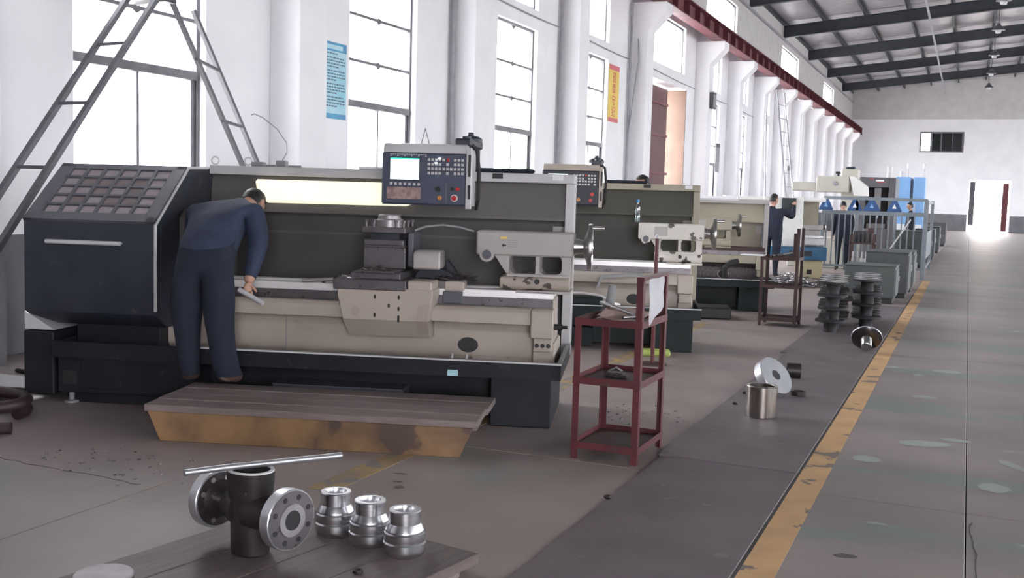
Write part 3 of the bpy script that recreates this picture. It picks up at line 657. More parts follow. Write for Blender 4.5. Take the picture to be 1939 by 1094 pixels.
lathe_3 = lathe_machine('tan lathe with a bare beige back guard, third in the row behind the bottle', (-2.60, 15.4), PH, base='dark_green', tray='dark_green', guard='tan_sheet', guard_hi='tan_sheet', trim='cream_grey', tail='tan_sheet', body='tan_sheet', gh=1.63, way='rust_brown', bedk='swarf_dark', tx=-.62, lamp=False, pendant=False, detail=False, cx=-.5)
# extra details of the second and third lathes
g = MB().prism([(-1.03, .64), (-.98, .775), (-.58, .81), (-.54, .80), (-.56, .79), (-.96, .755), (-1.00, .64)], 'y', -.06, .20).build('splash_cover', m_('mid_grey'), lathe_2)
MB().box(-1.45, -.95, -.13, .12, .478, .555, bev=.008).build('tool_drawer', m_('dark_green'), lathe_2)
MB().tube([(-1.4, -.15, .60), (-1.15, -.15, .60), (-.96, -.15, .578), (-.83, -.15, .50)], .012).build('guard_rail', m_('light_grey'), lathe_2)
MB().tube([(-.55, .1, .36), (-.62, .02, .50), (-.64, .0, .62), (-.55, .0, .70), (-.45, .05, .72)], .045).build('flexible_hose', m_('rubber'), lathe_3)
def O_1(x, y, z): return Vector((-2.55+math.cos(PH)*x-math.sin(PH)*y, 6.63+math.sin(PH)*x+math.cos(PH)*y, z))
# swarf lying on the saddle and in the trays
def swarf(name, n, cx, cy, cz, sx, sy, h, r, mat, label, parent=None, size=.02):
    mb = MB()
    for k in range(n):
        a, rr = random.uniform(0, 2*PI), random.random()**.6
        x, y = cx+sx*rr*math.cos(a), cy+sy*rr*math.sin(a); z = cz+h*(1-rr)*random.random()
        p = [(x, y, z)]
        d = Vector((random.uniform(-1, 1), random.uniform(-1, 1), random.uniform(-.2, .6)))
        for i in range(1, 4): p.append((p[0][0]+d.x*size*i+random.uniform(-.5, .5)*size, p[0][1]+d.y*size*i+random.uniform(-.5, .5)*size, max(cz, p[0][2]+d.z*size*i*.6)))
        mb.tube(p, r, 3)
    o = mb.build(name, m_(mat), parent); stuff(o)
    if not parent: tag(o, label, 'metal chips')
    return o
swarf('chips', 160, -.78, .52, .967, .16, .12, .05, .004, 'swarf_dark', '', lathe_1)
swarf('chips', 150, -1.46, .16, .977, .08, .07, .02, .003, 'swarf', '', lathe_1, .012)
swarf('chips', 120, -1.30, .22, 1.035, .10, .08, .02, .004, 'swarf_dark', '', lathe_1, .014)
swarf('chips', 120, -.35, .15, .377, .28, .09, .03, .004, 'swarf_dark', '', lathe_1)
tag(MB().cyl(O_1(-1.86, .30, .932), O_1(-1.64, .34, .946), .014).build('tool_rod', m_('dull_steel')), 'short grey rod lying on the near lathe bed left of the carriage', 'rod')
MB().cyl((-1.72, .36, .80), (-1.72, .36, .93), .012).build('clamp_stud', m_('graphite'), lathe_1)
for x in (-.70, -.60): MB().bar((x, -.03, .40), (x+.02, -.06, .50), .012).build('tray_strut', m_('light_grey'), lathe_1)
MB().box(-.70, -.63, -.128, -.121, .36, .40).build('paper_label', m_('sign_cyan'), lathe_1)
for x, r in ((-2.5, .02), (-2.23, .03)):
    MB().lathe([(.03, -.006), (.036, 0), (.03, .006), (.024, 0)], Matrix.Translation((x-.3, .98, 1.80)) @ Matrix.Rotation(PI/2, 4, 'X'), 16, close=True).build('lifting_eye', m_('light_grey'), lathe_1)

# ------------------------------------------------------------------ operator's step in front of the near lathe
O1 = Vector((-2.55, 6.63, 0))
def L1(x, y, z=0): return O1+Vector((math.cos(PH)*x-math.sin(PH)*y, math.sin(PH)*x+math.cos(PH)*y, z))
st = thing('step_platform', 'low dirty wooden step with a stained yellow front below the near lathe', 'platform', L1(-1.43, -.52), PH)
pl = MB(); 
for k in range(4):
    y0 = -.40+k*.195
    sd = .06*k if k else 0
    MB().box(-1.055+.0*k, 1.055+(.0 if k < 2 else .012), y0+.003, y0+.191, .185, .228, bev=.004).build('plank', m_('wood_dirty'), st, (0, 0, random.uniform(-.002, .002)))
def trap(y0, y1): return MB().prism([(-.95, 0), (.95, 0), (1.03, .185), (-1.03, .185)], 'y', y0, y1, bev=.004)
trap(-.40, -.36).build('front_board', m_('wood_yellow'), st); trap(.33, .37).build('back_board', m_('wood_dirty'), st)
for x in (-.8, 0, .8): MB().box(x-.03, x+.03, -.36, .33, .0, .17).build('crosspiece', m_('wood_dirty'), st)

# ------------------------------------------------------------------ red tool stands
def tool_cart(label, x0, x1, y0, y1, tall, shelves=(.85, .49, .09), key='cart_red', low=.86, rail='x1'):
    t = thing('tool_cart', label, 'cart', ((x0+x1)/2, (y0+y1)/2, 0), 0, 'red angle-iron tool stands')
    w, d = (x1-x0)/2, (y1-y0)/2
    hs = {(-1,-1): low, (1,-1): tall, (1,1): tall, (-1,1): low}
    for (sx, sy), h in hs.items():
        x, y = sx*w, sy*d
        MB().box(min(x, x-sx*.04), max(x, x-sx*.04), min(y, y-sy*.006), max(y, y-sy*.006), 0, h).box(min(x, x-sx*.006), max(x, x-sx*.006), min(y-sy*.006, y-sy*.04), max(y-sy*.006, y-sy*.04), 0, h).build('post', m_(key), t)
    for z in shelves:
        b = MB().box(-w+.007, w-.007, -d+.007, d-.007, z-.018, z-.012)
        s = b.build('shelf', m_('rust_brown'), t)
        r = MB()
        r.box(-w-.002, w+.002, -d-.004, -d, z-.025, z+.018).box(-w-.002, w+.002, d, d+.004, z-.025, z+.018).box(-w-.004, -w, -d, d, z-.025, z+.018).box(w, w+.004, -d, d, z-.025, z+.018)
        r.build('shelf_rim', m_(key), t)
    if rail: MB().box(w-.04, w+.004, -d-.004, d+.004, tall-.006, tall+.014).build('top_rail', m_(key), t)
    return t
tool_cart('red angle-iron tool cart with a paper sheet hanging from its rail', -2.15, -1.73, 5.96, 6.52, 1.12)
X, Y, ZT = -1.94, 6.24, .839
def paper(name, label, cat, pts, mat, thick=.0015, group=None):
    """a crumpled sheet: grid between four corners with small waves"""
    t = bmesh.new(); n = 10; G = []
    a, b, c, d = [Vector(p) for p in pts]
    nn = (b-a).cross(d-a).normalized()
    for i in range(n+1):
        G.append([])
        for j in range(n+1):
            u, v = i/n, j/n; p = a*(1-u)*(1-v)+b*u*(1-v)+c*u*v+d*(1-u)*v
            G[i].append(t.verts.new(p+nn*.006*math.sin(9*u+4*v)*math.sin(5*v+2)))
    for i in range(n):
        for j in range(n): t.faces.new((G[i][j], G[i+1][j], G[i+1][j+1], G[i][j+1]))
    r = bmesh.ops.solidify(t, geom=t.faces[:], thickness=thick)
    mb = MB(); mb.add(t); return tag(mb.build(name, m_(mat)), label, cat, group)
t_ = paper('paper_sheet', 'white torn paper sheet hanging from the red cart rail', 'paper', [(-1.712, 6.02, 1.12), (-1.712, 6.36, 1.12), (-1.705, 6.34, .93), (-1.712, 6.04, .84)], 'paper')
paper('paper_sheet', 'pinkish paper spread over the red cart top shelf', 'paper', [(-2.05, 6.05, ZT+.022), (-1.78, 6.03, ZT+.022), (-1.77, 6.42, ZT+.045), (-2.03, 6.44, ZT+.06)], 'pink_paper')
paper('cardboard_piece', 'folded pink cardboard lying beside the socket wrench on the red cart', 'cardboard', [(-2.05, 6.06, ZT+.036), (-1.95, 6.05, ZT+.036), (-1.93, 6.22, ZT+.075), (-2.03, 6.24, ZT+.09)], 'pink_paper', .004)
t = thing('socket_wrench', 'chrome T socket wrench lying across the red cart top shelf', 'tool', (-1.91, 6.14, ZT+.058))
MB().cyl((-.09, .03, .035), (.09, -.06, 0), .011).build('shaft', m_('brushed'), t); MB().cyl((-.115, .042, .04), (-.07, .02, .032), .021).build('socket', m_('brushed'), t)
tag(MB().cyl((-1.87, 6.02, ZT+.042), (-1.77, 6.14, ZT+.045), .011).build('steel_rod', m_('brushed')), 'short bright steel rod on the red cart top shelf', 'rod')
t = thing('flanged_spindle', 'grey flanged steel spindle standing on the red cart corner', 'tool', (-2.09, 6.42, ZT))
MB().lathe([(.045, 0), (.045, .06), (.03, .07), (.026, .20)], None, 18).build('shaft', m_('mid_grey'), t, None, (0, math.radians(6), 0))
MB().lathe([(.068, .072), (.068, .084), (.03, .086), (.03, .07)], None, 18, close=True).build('flange', m_('brushed'), t, None, (0, math.radians(6), 0))
t = thing('steel_offcut', 'small crumpled metal offcut on the red cart middle shelf', 'scrap', (-1.97, 6.24, .479))
MB().box(-.06, .06, -.04, .04, 0, .03, bev=.008).box(.0, .09, -.06, -.03, 0, .02, bev=.005).build('lump', m_('swarf_dark'), t); MB().tube([(-.05, 0, .03), (0, .02, .055), (.05, -.02, .04)], .008, 6).build('curl', m_('brushed'), t)

c2 = tool_cart('brown-red tool stand with taller rear posts by the tan lathe', -2.43, -1.95, 13.72, 14.15, 1.27, key='rust_brown', low=.89, shelves=(.88, .52, .09), rail=None)
tag(MB().box(-2.70, -2.40, 13.72, 13.95, .8985, .9085, bev=.003).build('white_board', m_('paper')), 'white board overhanging the brown-red tool stand', 'board')
t = thing('tool_bundle', 'bundle of bright cutting tools on the brown-red tool stand', 'tools', (-2.2, 13.9, .885))
for k in range(6):
    a = random.uniform(-.5, .5); MB().cyl((-.12+.03*k, -.1+random.uniform(-.05, .05), .02+.004*k), (-.02+.03*k+.1*a, .15, .02+.008*k), .012, seg=8).build('tool_bit', m_('brushed' if k % 2 else 'swarf_dark'), t)
tag(MB().box(-2.06, -2.01, 13.95, 14.0, .872, 1.2, bev=.004).build('tool_holder', m_('rust_brown')), 'rusty tool holder standing on the brown-red tool stand', 'tool')
pb = thing('steel_pole', 'thin dark red steel pole on a round base behind the red cart', 'pole', (-2.72, 9.77, 0))
MB().lathe([(.14, 0), (.14, .012), (.03, .02)], None, 20).build('base_plate', m_('rust_brown'), pb); MB().cyl((0, 0, .02), (0, 0, 1.22), .02, seg=10).build('upright', m_('cart_red'), pb); MB().lathe([(.022, 1.22), (.022, 1.24), (.008, 1.26)], None, 10).build('finial', m_('light_grey'), pb)

# ------------------------------------------------------------------ floor plates left of the yellow line
tag(MB().box(-1.665, -.835, 1.2, 6.255, .0, .008, bev=.003).build('floor_plate', m_('floor_plate')), 'dark floor plate nearest the camera along the yellow line', 'plate', 'dark floor plates')
q = MB().prism([(-1.68, .0), (-.835, .0), (-.835, .008), (-1.68, .018)], 'y', 6.27, 11.3, bev=.003)
tag(q.build('floor_plate', m_('floor_plate')), 'dark floor plate with a lifted corner under the steel rings', 'plate', 'dark floor plates')
tag(MB().box(-1.75, -.835, 11.32, 17.6, .0, .007, bev=.003).build('floor_plate', m_('floor_plate')), 'dark floor plate under the stacks of flanged spools', 'plate', 'dark floor plates')

# ------------------------------------------------------------------ turned parts lying on the floor
def ring(name, label, cat, loc, prof, mat, rot=(0,0,0), seg=36, group=None):
    return tag(MB().lathe(prof, None, seg, close=True).build(name, m_(mat), None, loc, rot), label, cat, group)
ring('steel_sleeve', 'bright hollow steel sleeve standing upright on the dark plate', 'sleeve', (-1.325, 7.80, .0145), [(.115, .004), (.115, .226), (.111, .23), (.094, .23), (.09, .226), (.09, .004), (.094, 0), (.111, 0)], 'sleeve_steel')
tilt = Matrix.Rotation(math.radians(-33), 4, 'Z') @ Matrix.Rotation(math.radians(52), 4, 'X')
def aim(n): return Vector(n).to_track_quat('Z', 'Y').to_euler()
dk = thing('steel_disc', 'shiny thick steel disc leaning with its bored face up', 'disc', (-1.39, 8.70, .166)); dk.rotation_euler = aim((.71, -.37, .60))
MB().lathe([(.165, -.045), (.169, -.04), (.169, .031), (.165, .035), (.045, .035), (.043, .03), (.043, -.04), (.045, -.045)], None, 56, close=True).build('disc_body', m_('turned_bright'), dk)
MB().lathe([(.0445, .031), (.0445, .034)], None, 24).build('bore_shadow', m_('black'), dk)
ring('dark_collar', 'dark steel collar lying on its side behind the leaning disc', 'collar', (-1.37, 9.70, .0775), [(.07, -.06), (.07, .06), (.045, .06), (.045, -.06)], 'cast_dark', (0, PI/2, math.radians(12)), 24)
ring('dark_collar', 'dark collar propping up the underside of the shiny disc', 'collar', (-1.20, 8.82, .0155), [(.06, 0), (.06, .035), (.04, .035), (.04, 0)], 'cast_dark', (0, 0, 0), 24)
hb = thing('hub_flange', 'dark polished flange with a stub hub tipped over by the yellow line', 'flange', (-.935, 11.95, .150)); hb.rotation_euler = aim((.088, -.834, -.55))
MB().lathe([(.158, -.022), (.162, -.018), (.162, -.004), (.158, 0), (.075, .035), (.045, .035), (.045, -.022)], None, 40, close=True).build('flange', m_('polished_dark'), hb); MB().lathe([(.1615, -.020), (.1640, -.016), (.1640, -.006), (.1615, -.002)], None, 40, close=True).build('rim', m_('turned_bright'), hb); MB().lathe([(.066, .03), (.060, .05), (.055, .14), (.048, .146)], None, 24).build('hub', m_('brushed'), hb)
# piles of flanged spools: columns four tiers high, four columns deep
sp = MB().lathe([(.045, 0), (.082, 0), (.078, .03), (.078, .10), (.09, .122), (.18, .126), (.185, .130), (.185, .152), (.18, .156), (.045, .156)], None, 28, close=True).mesh('spool', m_('spool_dark'))
fc = MB().lathe([(.175, .1562), (.175, .159), (.10, .159), (.10, .1562)], None, 24, close=True).mesh('machined_face', m_('brushed'))
fd = fc.copy(); fd.materials.clear(); fd.materials.append(m_('spool_dark'))
tier = ('bottom', 'second', 'third', 'topmost'); dep = ('front', 'second', 'third', 'rearmost')
for (x, y, side) in ((-1.49, 13.52, 'left'), (-1.14, 14.28, 'right')):
    for j in range(4):
        z = .0078
        for k in range(4):
            t = thing('flanged_spool', 'dark flanged steel spool, %s tier of the %s column in the %s pile' % (tier[k], dep[j], side), 'spool', (x-.03*j+random.uniform(-.012, .012), y+.378*j+random.uniform(-.004, .004), z), random.uniform(0, 3), 'piled flanged spools')
            link('hub_body', sp, t)
            link('machined_face', fc if k == 3 else fd, t); z += .1595

# ------------------------------------------------------------------ foreground board with the valve body and bushings
A10 = math.radians(-10); BC = Vector((-1.81, 3.94, 0))
def BB(x, y, z=0): return BC+Vector((math.cos(A10)*x-math.sin(A10)*y, math.sin(A10)*x+math.cos(A10)*y, z))
bd = thing('work_board', 'dirty brown planked board on the floor carrying the valve body', 'board', BC, A10)
xsb = [-1.12, -.86, -.58, -.30, 0]
for a, b in zip(xsb, xsb[1:]): MB().box(a+.002, b-.002, -1.9, random.uniform(-.012, .004), .035, .08, bev=.003).build('plank', m_('board_brown'), bd)
for y in (-.16, -.95, -1.7): MB().box(-1.08, -.03, y-.05, y+.05, 0, .035).build('batten', m_('wood_dirty'), bd)
va = thing('valve_body', 'dark cast valve body with two bright flanges standing on the board', 'valve', (-2.662, 3.488, .0805), math.radians(-12.7))
t = bmesh.new(); prof = [(.070, 0), (.080, .008), (.084, .20), (.094, .27), (.099, .33), (.100, .352), (.080, .352), (.078, .30)]
v = MB().lathe(prof, Matrix.Diagonal((1.08, .92, 1, 1)), 32); t.free()
vb = v.build('body', m_('cast_dark'), va)
MB().lathe([(.099, .3525), (.097, .358), (.083, .358), (.081, .3525)], Matrix.Diagonal((1.08, .92, 1, 1)), 32, close=True).build('top_rim', m_('light_grey'), va)
RY = Matrix.Rotation(PI/2, 4, 'Y')
for s in (-1, 1):
    MZ = Matrix.Translation((0, 0, .19)) @ Matrix.Rotation(s*PI/2, 4, 'Y')
    MB().lathe([(.088, .03), (.076, .085), (.064, .115), (.061, .15), (.074, .185), (.088, .20)], MZ, 28).build('neck', m_('cast_dark'), va)
    fl_ = MB().lathe([(.05, .198), (.122, .198), (.125, .201), (.125, .247), (.122, .25), (.068, .25), (.066, .257), (.04, .257), (.04, .198)], MZ, 48, close=True).build('flange', m_('turned_bright'), va)
    MB().lathe([(.115, .196), (.115, .198), (.07, .198), (.07, .196)], MZ, 32, close=True).build('flange_back', m_('cast_dark'), fl_)
    MB().lathe([(.119, .2502), (.119, .252), (.069, .252), (.069, .2502)], MZ, 32, close=True).build('flange_face', m_('grey_iron'), fl_)
    MB().lathe([(.0665, .2565), (.0665, .2583), (.041, .2583), (.041, .2565)], MZ, 32, close=True).build('raised_face', m_('dull_steel'), fl_)
    bh = MB().cyl((0, 0, .2515), (0, 0, .2535), .0115, seg=14).mesh('bolt_hole', m_('black'))
    for k in range(8):
        a = 2*PI*(k+.5)/8; o = link('bolt_hole', bh, fl_); o.matrix_local = MZ @ Matrix.Translation((.094*math.cos(a), .094*math.sin(a), 0))
    bh2 = MB().cyl((0, 0, .1945), (0, 0, .1965), .0115, seg=14).mesh('bolt_hole', m_('brushed'))
    for k in range(8):
        a = 2*PI*(k+.5)/8; o = link('bolt_hole', bh2, fl_); o.matrix_local = MZ @ Matrix.Translation((.094*math.cos(a), .094*math.sin(a), 0))
    MB().cyl((0, 0, .255), (0, 0, .2575), .0408, seg=24).build('bore', m_('black'), fl_).matrix_local = MZ
rd = tag(MB().tube([(-.33, 0, 0), (-.17, .012, 0), (.34, 0, 0)],   .0135, 14).build('steel_rod', m_('turned_bright'), None, (-2.622, 3.53, .452), (0, 0, math.radians(55))), 'long bright steel rod laid across the valve body', 'rod')
bprof = [(.076, 0), (.084, .008), (.0905, .022), (.091, .030), (.091, .056), (.0865, .062), (.0865, .068), (.0875, .072), (.0875, .098), (.083, .104), (.083, .109), (.082, .112), (.069, .136), (.068, .138), (.068, .190), (.0655, .194), (.047, .194), (.045, .186), (.042, .17), (.042, 0)]
bm_ = MB().lathe(bprof, None, 48, close=True).mesh('bushing', m_('machined'), True, 22)
bs = [((-2.485, 3.86), 'shiny turned steel bushing half hidden behind the valve flange'), ((-2.285, 3.82), 'shiny turned steel bushing in the middle of the three on the board'), ((-2.088, 3.775), 'shiny turned steel bushing nearest the board corner')]
for k, ((x, y), lb) in enumerate(bs): tag(link('bushing', bm_, None, (x, y, .081), (0, 0, k)), lb, 'bushing', 'turned bushings on the board')
tag(MB().lathe([(.11, 0), (.112, .003), (.112, .01), (.108, .014)], None, 36).build('round_lid', m_('pad_pink'), None, BB(-.99, -1.13, .081)), 'flat round pinkish lid lying at the board edge', 'lid')
ring('steel_washer', 'small dark washer lying on the board below the bushings', 'washer', (-2.143, 3.497, .081), [(.021, 0), (.021, .012), (.012, .012), (.012, 0)], 'cast_dark', seg=14)
# hoses and cables at the left edge of the floor
hz = []
for k in range(28):
    a = k/27*2*PI*1.6; hz.append((-5.98+.24*math.cos(a), 5.02+.20*math.sin(a), .045+.018*k/5))
tag(MB().tube(hz, .042, 14).build('coiled_hose', m_('hose_brown')), 'dark reddish coiled hose lying on the floor at the left edge', 'hose')
tag(MB().tube([(-5.45, 4.72, .04), (-5.6, 4.62, .04), (-5.75, 4.58, .04), (-5.9, 4.63, .04)], .038, 16).build('hose_end', m_('hose_brown')), 'short reddish hose end beside the coiled hose', 'hose')
for i, (p, q, lb) in enumerate((((-6.9, 5.62), (-6.08, 5.78), 'thin black cable on the floor behind the near lathe'), ((-7.2, 6.3), (-6.35, 6.22), 'thin black cable on the floor nearest the left wall'))):
    tag(MB().tube([(p[0], p[1], .018), ((p[0]+q[0])/2, (p[1]+q[1])/2+.02, .018), (q[0], q[1], .018)], .018, 8).build('floor_cable', m_('rubber')), lb, 'cable', 'floor cables')
tag(MB().box(-7.7, -6.35, 5.72, 6.15, 0, .012, bev=.003).build('duct_cover', m_('light_grey')), 'pale flat duct cover on the floor beside the near lathe', 'cover')
# litter of chips on the floor
for n_, x, y, sx, sy, lab in ((60, -2.1, 7.4, .35, .5, 'scattered bright chips on the floor behind the red cart'), (70, -3.4, 12.3, .7, .4, 'scattered metal chips on the floor before the tan lathe'), (50, -4.3, 4.5, .6, .4, 'scattered pale crumbs on the floor before the step')):
    mb = MB()
    for k in range(n_):
        a, r = random.uniform(0, 6.28), random.random()**.5; s = random.uniform(.004, .010)
        M = Matrix.Translation((x+sx*r*math.cos(a), y+sy*r*math.sin(a), s*.55)) @ Matrix.Rotation(random.uniform(0, 3), 4, 'Z')
        mb.box(-s, s, -s*.6, s*.6, -s*.5, s*.5, M=M)
    tag(stuff(mb.build('chips', m_('swarf'))), lab, 'metal chips')
for k, (x, y, lb) in enumerate(((-1.58, 8.12, 'small dark lump on the plate left of the sleeve'), (-1.60, 8.62, 'small dark lump on the plate left of the disc'), (-1.66, 5.2, 'small dark lump at the left edge of the near floor plate'))):
    tag(MB().ball((0, 0, 0), .022, .016, .012, 8).build('metal_lump', m_('cast_dark'), None, (x, y, .026 if k < 2 else .02)), lb, 'scrap', 'small dark lumps')
swarf('chip_heap', 420, 0, 0, 0, .55, .38, .30, .008, 'swarf', '', None, .05)
heap = bpy.data.objects['chip_heap']; heap.location = (-3.05, 20.6, .0); tag(heap, 'grey heap of curled swarf beside the brown-red tool stand', 'metal chips')
swarf('chip_heap', 260, 0, 0, 0, .55, .3, .14, .008, 'swarf_dark', '', None, .05)
heap = bpy.data.objects['chip_heap.001']; heap.location = (-2.35, 21.3, .0); tag(heap, 'dark heap of swarf below the blue-tray machine', 'metal chips')
bt = thing('water_bottle', 'clear water bottle with a blue cap on the chipped tailstock', 'bottle', tuple(Vector((-2.57, 10.75, 0))+Vector((math.cos(PH)*-.62-math.sin(PH)*.5, math.sin(PH)*-.62+math.cos(PH)*.5, 1.336))))
MB().lathe([(.030, 0), (.033, .006), (.033, .08), (.030, .09), (.033, .10), (.033, .16), (.026, .19), (.014, .205), (.013, .225)], None, 20).build('bottle_wall', m_('bottle_plastic'), bt)
MB().lathe([(.017, .218), (.017, .245), (.015, .248)], None, 16).build('cap', m_('bottle_cap'), bt)
MB().lathe([(.0305, .004), (.0305, .07)], None, 20).build('water', m_('bottle_plastic'), bt)

# ------------------------------------------------------------------ things on top of the near lathe's guard
def on_rail(x, y=.97, z=1.7615): return L1(x, y, z)
tag(MB().box(-.05, .05, -.04, .04, 0, .035, bev=.006).build('junction_box', m_('mid_grey'), None, on_rail(-2.44), (0, 0, PH)), 'small grey box on the guard rail below the ladder', 'box', 'boxes on the guard rail')
tag(MB().box(-.04, .04, -.04, .04, 0, .05, bev=.006).build('junction_box', m_('mid_grey'), None, on_rail(-2.25), (0, 0, PH)), 'small grey box on the guard rail where the wire ends', 'box', 'boxes on the guard rail')
tag(MB().tube([on_rail(-2.52, 1.05, 1.772), on_rail(-2.3, 1.05, 1.771), on_rail(-2.12, 1.05, 1.771)], .008, 6).build('flat_strip', m_('mid_grey')), 'thin flat metal strip lying along the guard rail', 'strip')
tag(MB().tube([on_rail(-2.25, .97, 1.81), on_rail(-2.22, 1.0, 1.88), on_rail(-2.24, 1.05, 1.95), on_rail(-2.32, 1.05, 2.06), on_rail(-2.44, 1.05, 2.15), on_rail(-2.50, 1.03, 2.175), on_rail(-2.53, 1.03, 2.165)], .004, 6).build('loose_wire', m_('conduit')), 'thin loose wire curling up from the guard rail', 'wire')
tag(MB().bar(on_rail(-1.19, .98, 1.765), on_rail(-1.11, .98, 2.09), .006).bar(on_rail(-1.11, .98, 2.09), on_rail(-1.02, .98, 1.765), .006).build('wire_hanger', m_('mid_grey')), 'thin triangular wire bracket behind the control panel', 'bracket')
tag(MB().box(-.12, .12, -.05, .05, 0, .02, bev=.004).build('paper_stack', m_('paper'), None, on_rail(-1.5), (0, 0, PH)), 'pale flat pad lying on the guard rail by the control panel', 'pad')
tag(MB().box(-.24, .24, -.05, .05, 0, .035, bev=.01).build('dark_board', m_('cloth_dark'), None, tuple(Vector((-2.57, 10.75, 1.761))+Vector((math.cos(PH)*-.76-math.sin(PH)*1.0, math.sin(PH)*-.76+math.cos(PH)*1.0, 0))), (0, 0, PH)), 'thin dark board lying on the second lathe guard rail', 'board')
tag(MB().box(-.25, .2, -.05, .05, 0, .035, bev=.015).build('folded_rag', m_('cloth_dark'), None, on_rail(-.45, .99), (0, 0, PH)), 'dark folded rag on the guard rail right of the control panel', 'rag')

tag(MB().box(-.32, .32, -.10, .10, 0, .012).build('white_sheet', m_('paper'), None, tuple(Vector((-2.60, 15.4, 1.632))+Vector((math.cos(PH)*-.72-math.sin(PH)*.95, math.sin(PH)*-.72+math.cos(PH)*.95, 0))), (math.radians(14), 0, PH)), 'white stiff sheet lying on the tan lathe guard rail', 'sheet')
# ------------------------------------------------------------------ ladders
def ladder_leg(name, parent, top, foot, wv, n, mat, th=.04):
    top, foot, wv = Vector(top), Vector(foot), Vector(wv)
    for s in (0, 1): MB().bar(top+wv*s, foot+wv*s, th, th*.8).build('rail', m_(mat), parent)
    for k in range(1, n):
        p = top.lerp(foot, k/n); MB().bar(p-wv.normalized()*.03, p+wv+wv.normalized()*.03, .028).build('rung', m_(mat), parent)
ld = thing('step_ladder', 'tall grey A-frame ladder standing behind the near lathe', 'ladder', (-7.0, 7.82, 0))
ladder_leg('leg', ld, (0, 0, 3.42), (.06, -2.75, 0), (-.42, .05, 0), 6, 'ladder_grey', .055); ladder_leg('leg', ld, (.02, .04, 3.38), (.02, 2.45, 0), (-.42, .84, 0), 6, 'ladder_grey', .045)
MB().cyl((.08, 0, 3.34), (-.5, .2, 3.34), .03).box(-.1, .1, -.08, .08, 3.28, 3.46, bev=.01).build('hinge', m_('cabinet_grey'), ld)
l2 = thing('wall_ladder', 'thin grey ladder leaning against a far white column', 'ladder', (-7.0, 43.6, 0))
ladder_leg('leg', l2, (-.42, .0, 6.1), (.55, -.9, 0), (.12, 1.05, 0), 11, 'conduit', .05)
tag(MB().cyl((-6.9, 39.5, 0), (-7.2, 40.2, 4.9), .035, seg=8).build('leaning_pole', m_('conduit')), 'long thin pole leaning beside the far ladder', 'pole')

# ------------------------------------------------------------------ signs and boards on the wall
def text_mesh(s, size, mat, parent, loc, rot, name='lettering', th=.001):
    c = bpy.data.curves.new(name, 'FONT'); c.body = s; c.size = size; c.align_x = 'CENTER'; c.align_y = 'CENTER'; c.extrude = th; c.resolution_u = 4
    o = bpy.data.objects.new('tmp', c); C.objects.link(o); bpy.context.view_layer.update()
    m = bpy.data.meshes.new_from_object(o.evaluated_get(bpy.context.evaluated_depsgraph_get())); bpy.data.objects.remove(o)
    m.materials.clear(); m.materials.append(m_(mat)); return link(name, m, parent, loc, rot)
SR = (PI/2, 0, PI/2)
s1 = thing('slogan_sign', 'narrow yellow sign with red ends and red characters on the wall', 'sign', (WX+.004, 23.92, 3.40))
MB().box(0, .012, 0, .76, 0, 1.34).build('sign_board', m_('sign_yellow'), s1)
MB().box(.012, .014, 0, .76, 1.22, 1.34).build('red_band', m_('sign_pink'), s1); MB().box(.012, .014, 0, .76, 0, .10).build('red_band', m_('sign_pink'), s1)
for k, ch in enumerate('遵章守纪'): text_mesh(ch, .27, 'sign_red', s1, (.0135, .38, 1.04-.27*k), SR, 'character')
s2 = thing('notice_board', 'tall pale blue printed notice between the first two windows', 'notice', (WX+.004, 11.75, 2.55))
MB().box(0, .01, 0, .76, 0, 1.02).build('sheet', m_('sign_cyan'), s2); MB().box(.01, .012, 0, .76, .90, 1.02).build('header_band', m_('sign_blue'), s2); MB().box(.01, .012, 0, .76, 0, .07).build('footer_band', m_('sign_blue'), s2)
MB().box(.012, .013, .12, .66, .925, .985).build('header_panel', m_('sign_cyan'), s2)
mb = MB(); z = .86
for k in range(17):
    a = .24+random.uniform(0, .05)
    while a < .70-(0 if k % 4 else .2):
        l = random.uniform(.02, .08); mb.box(.010, .0112, a, min(a+l, .72), z, z+.018); a += l+.014
    z -= .040 if k % 4 else .055
stuff(mb.build('print_lines', m_('sign_ink'), s2))
s3 = thing('wall_speaker', 'small dark grey framed box fixed high on a white column', 'speaker', (-7.55, 32.45, 4.42))
MB().box(0, .10, 0, .46, 0, .50, bev=.01).build('case', m_('graphite'), s3); MB().box(.10, .106, .05, .41, .05, .45).build('grille', m_('mid_grey'), s3)
s4 = thing('notice_strip', 'narrow grey-blue notice on the far wall past the red door', 'notice', (WX+.004, 35.55, 2.55))
MB().box(0, .01, 0, .62, 0, .98).build('sheet', m_('mid_grey'), s4); MB().box(.01, .012, 0, .62, .85, .98).build('header_band', m_('cabinet_grey'), s4)
for y, z, lb in ((38.4, 2.5, 'lower of two small grey switch boxes past the notice strip'), (38.4, 3.1, 'upper of two small grey switch boxes past the notice strip'), (43.4, 2.6, 'small grey switch box on the wall behind the far ladder'), (51.0, 3.1, 'small grey switch box on the wall beyond the far ladder')):
    tag(MB().box(0, .08, 0, .5, 0, .22, bev=.01).build('switch_box', m_('mid_grey'), None, (WX+.002, y, z)), lb, 'box', 'switch boxes on the far wall')

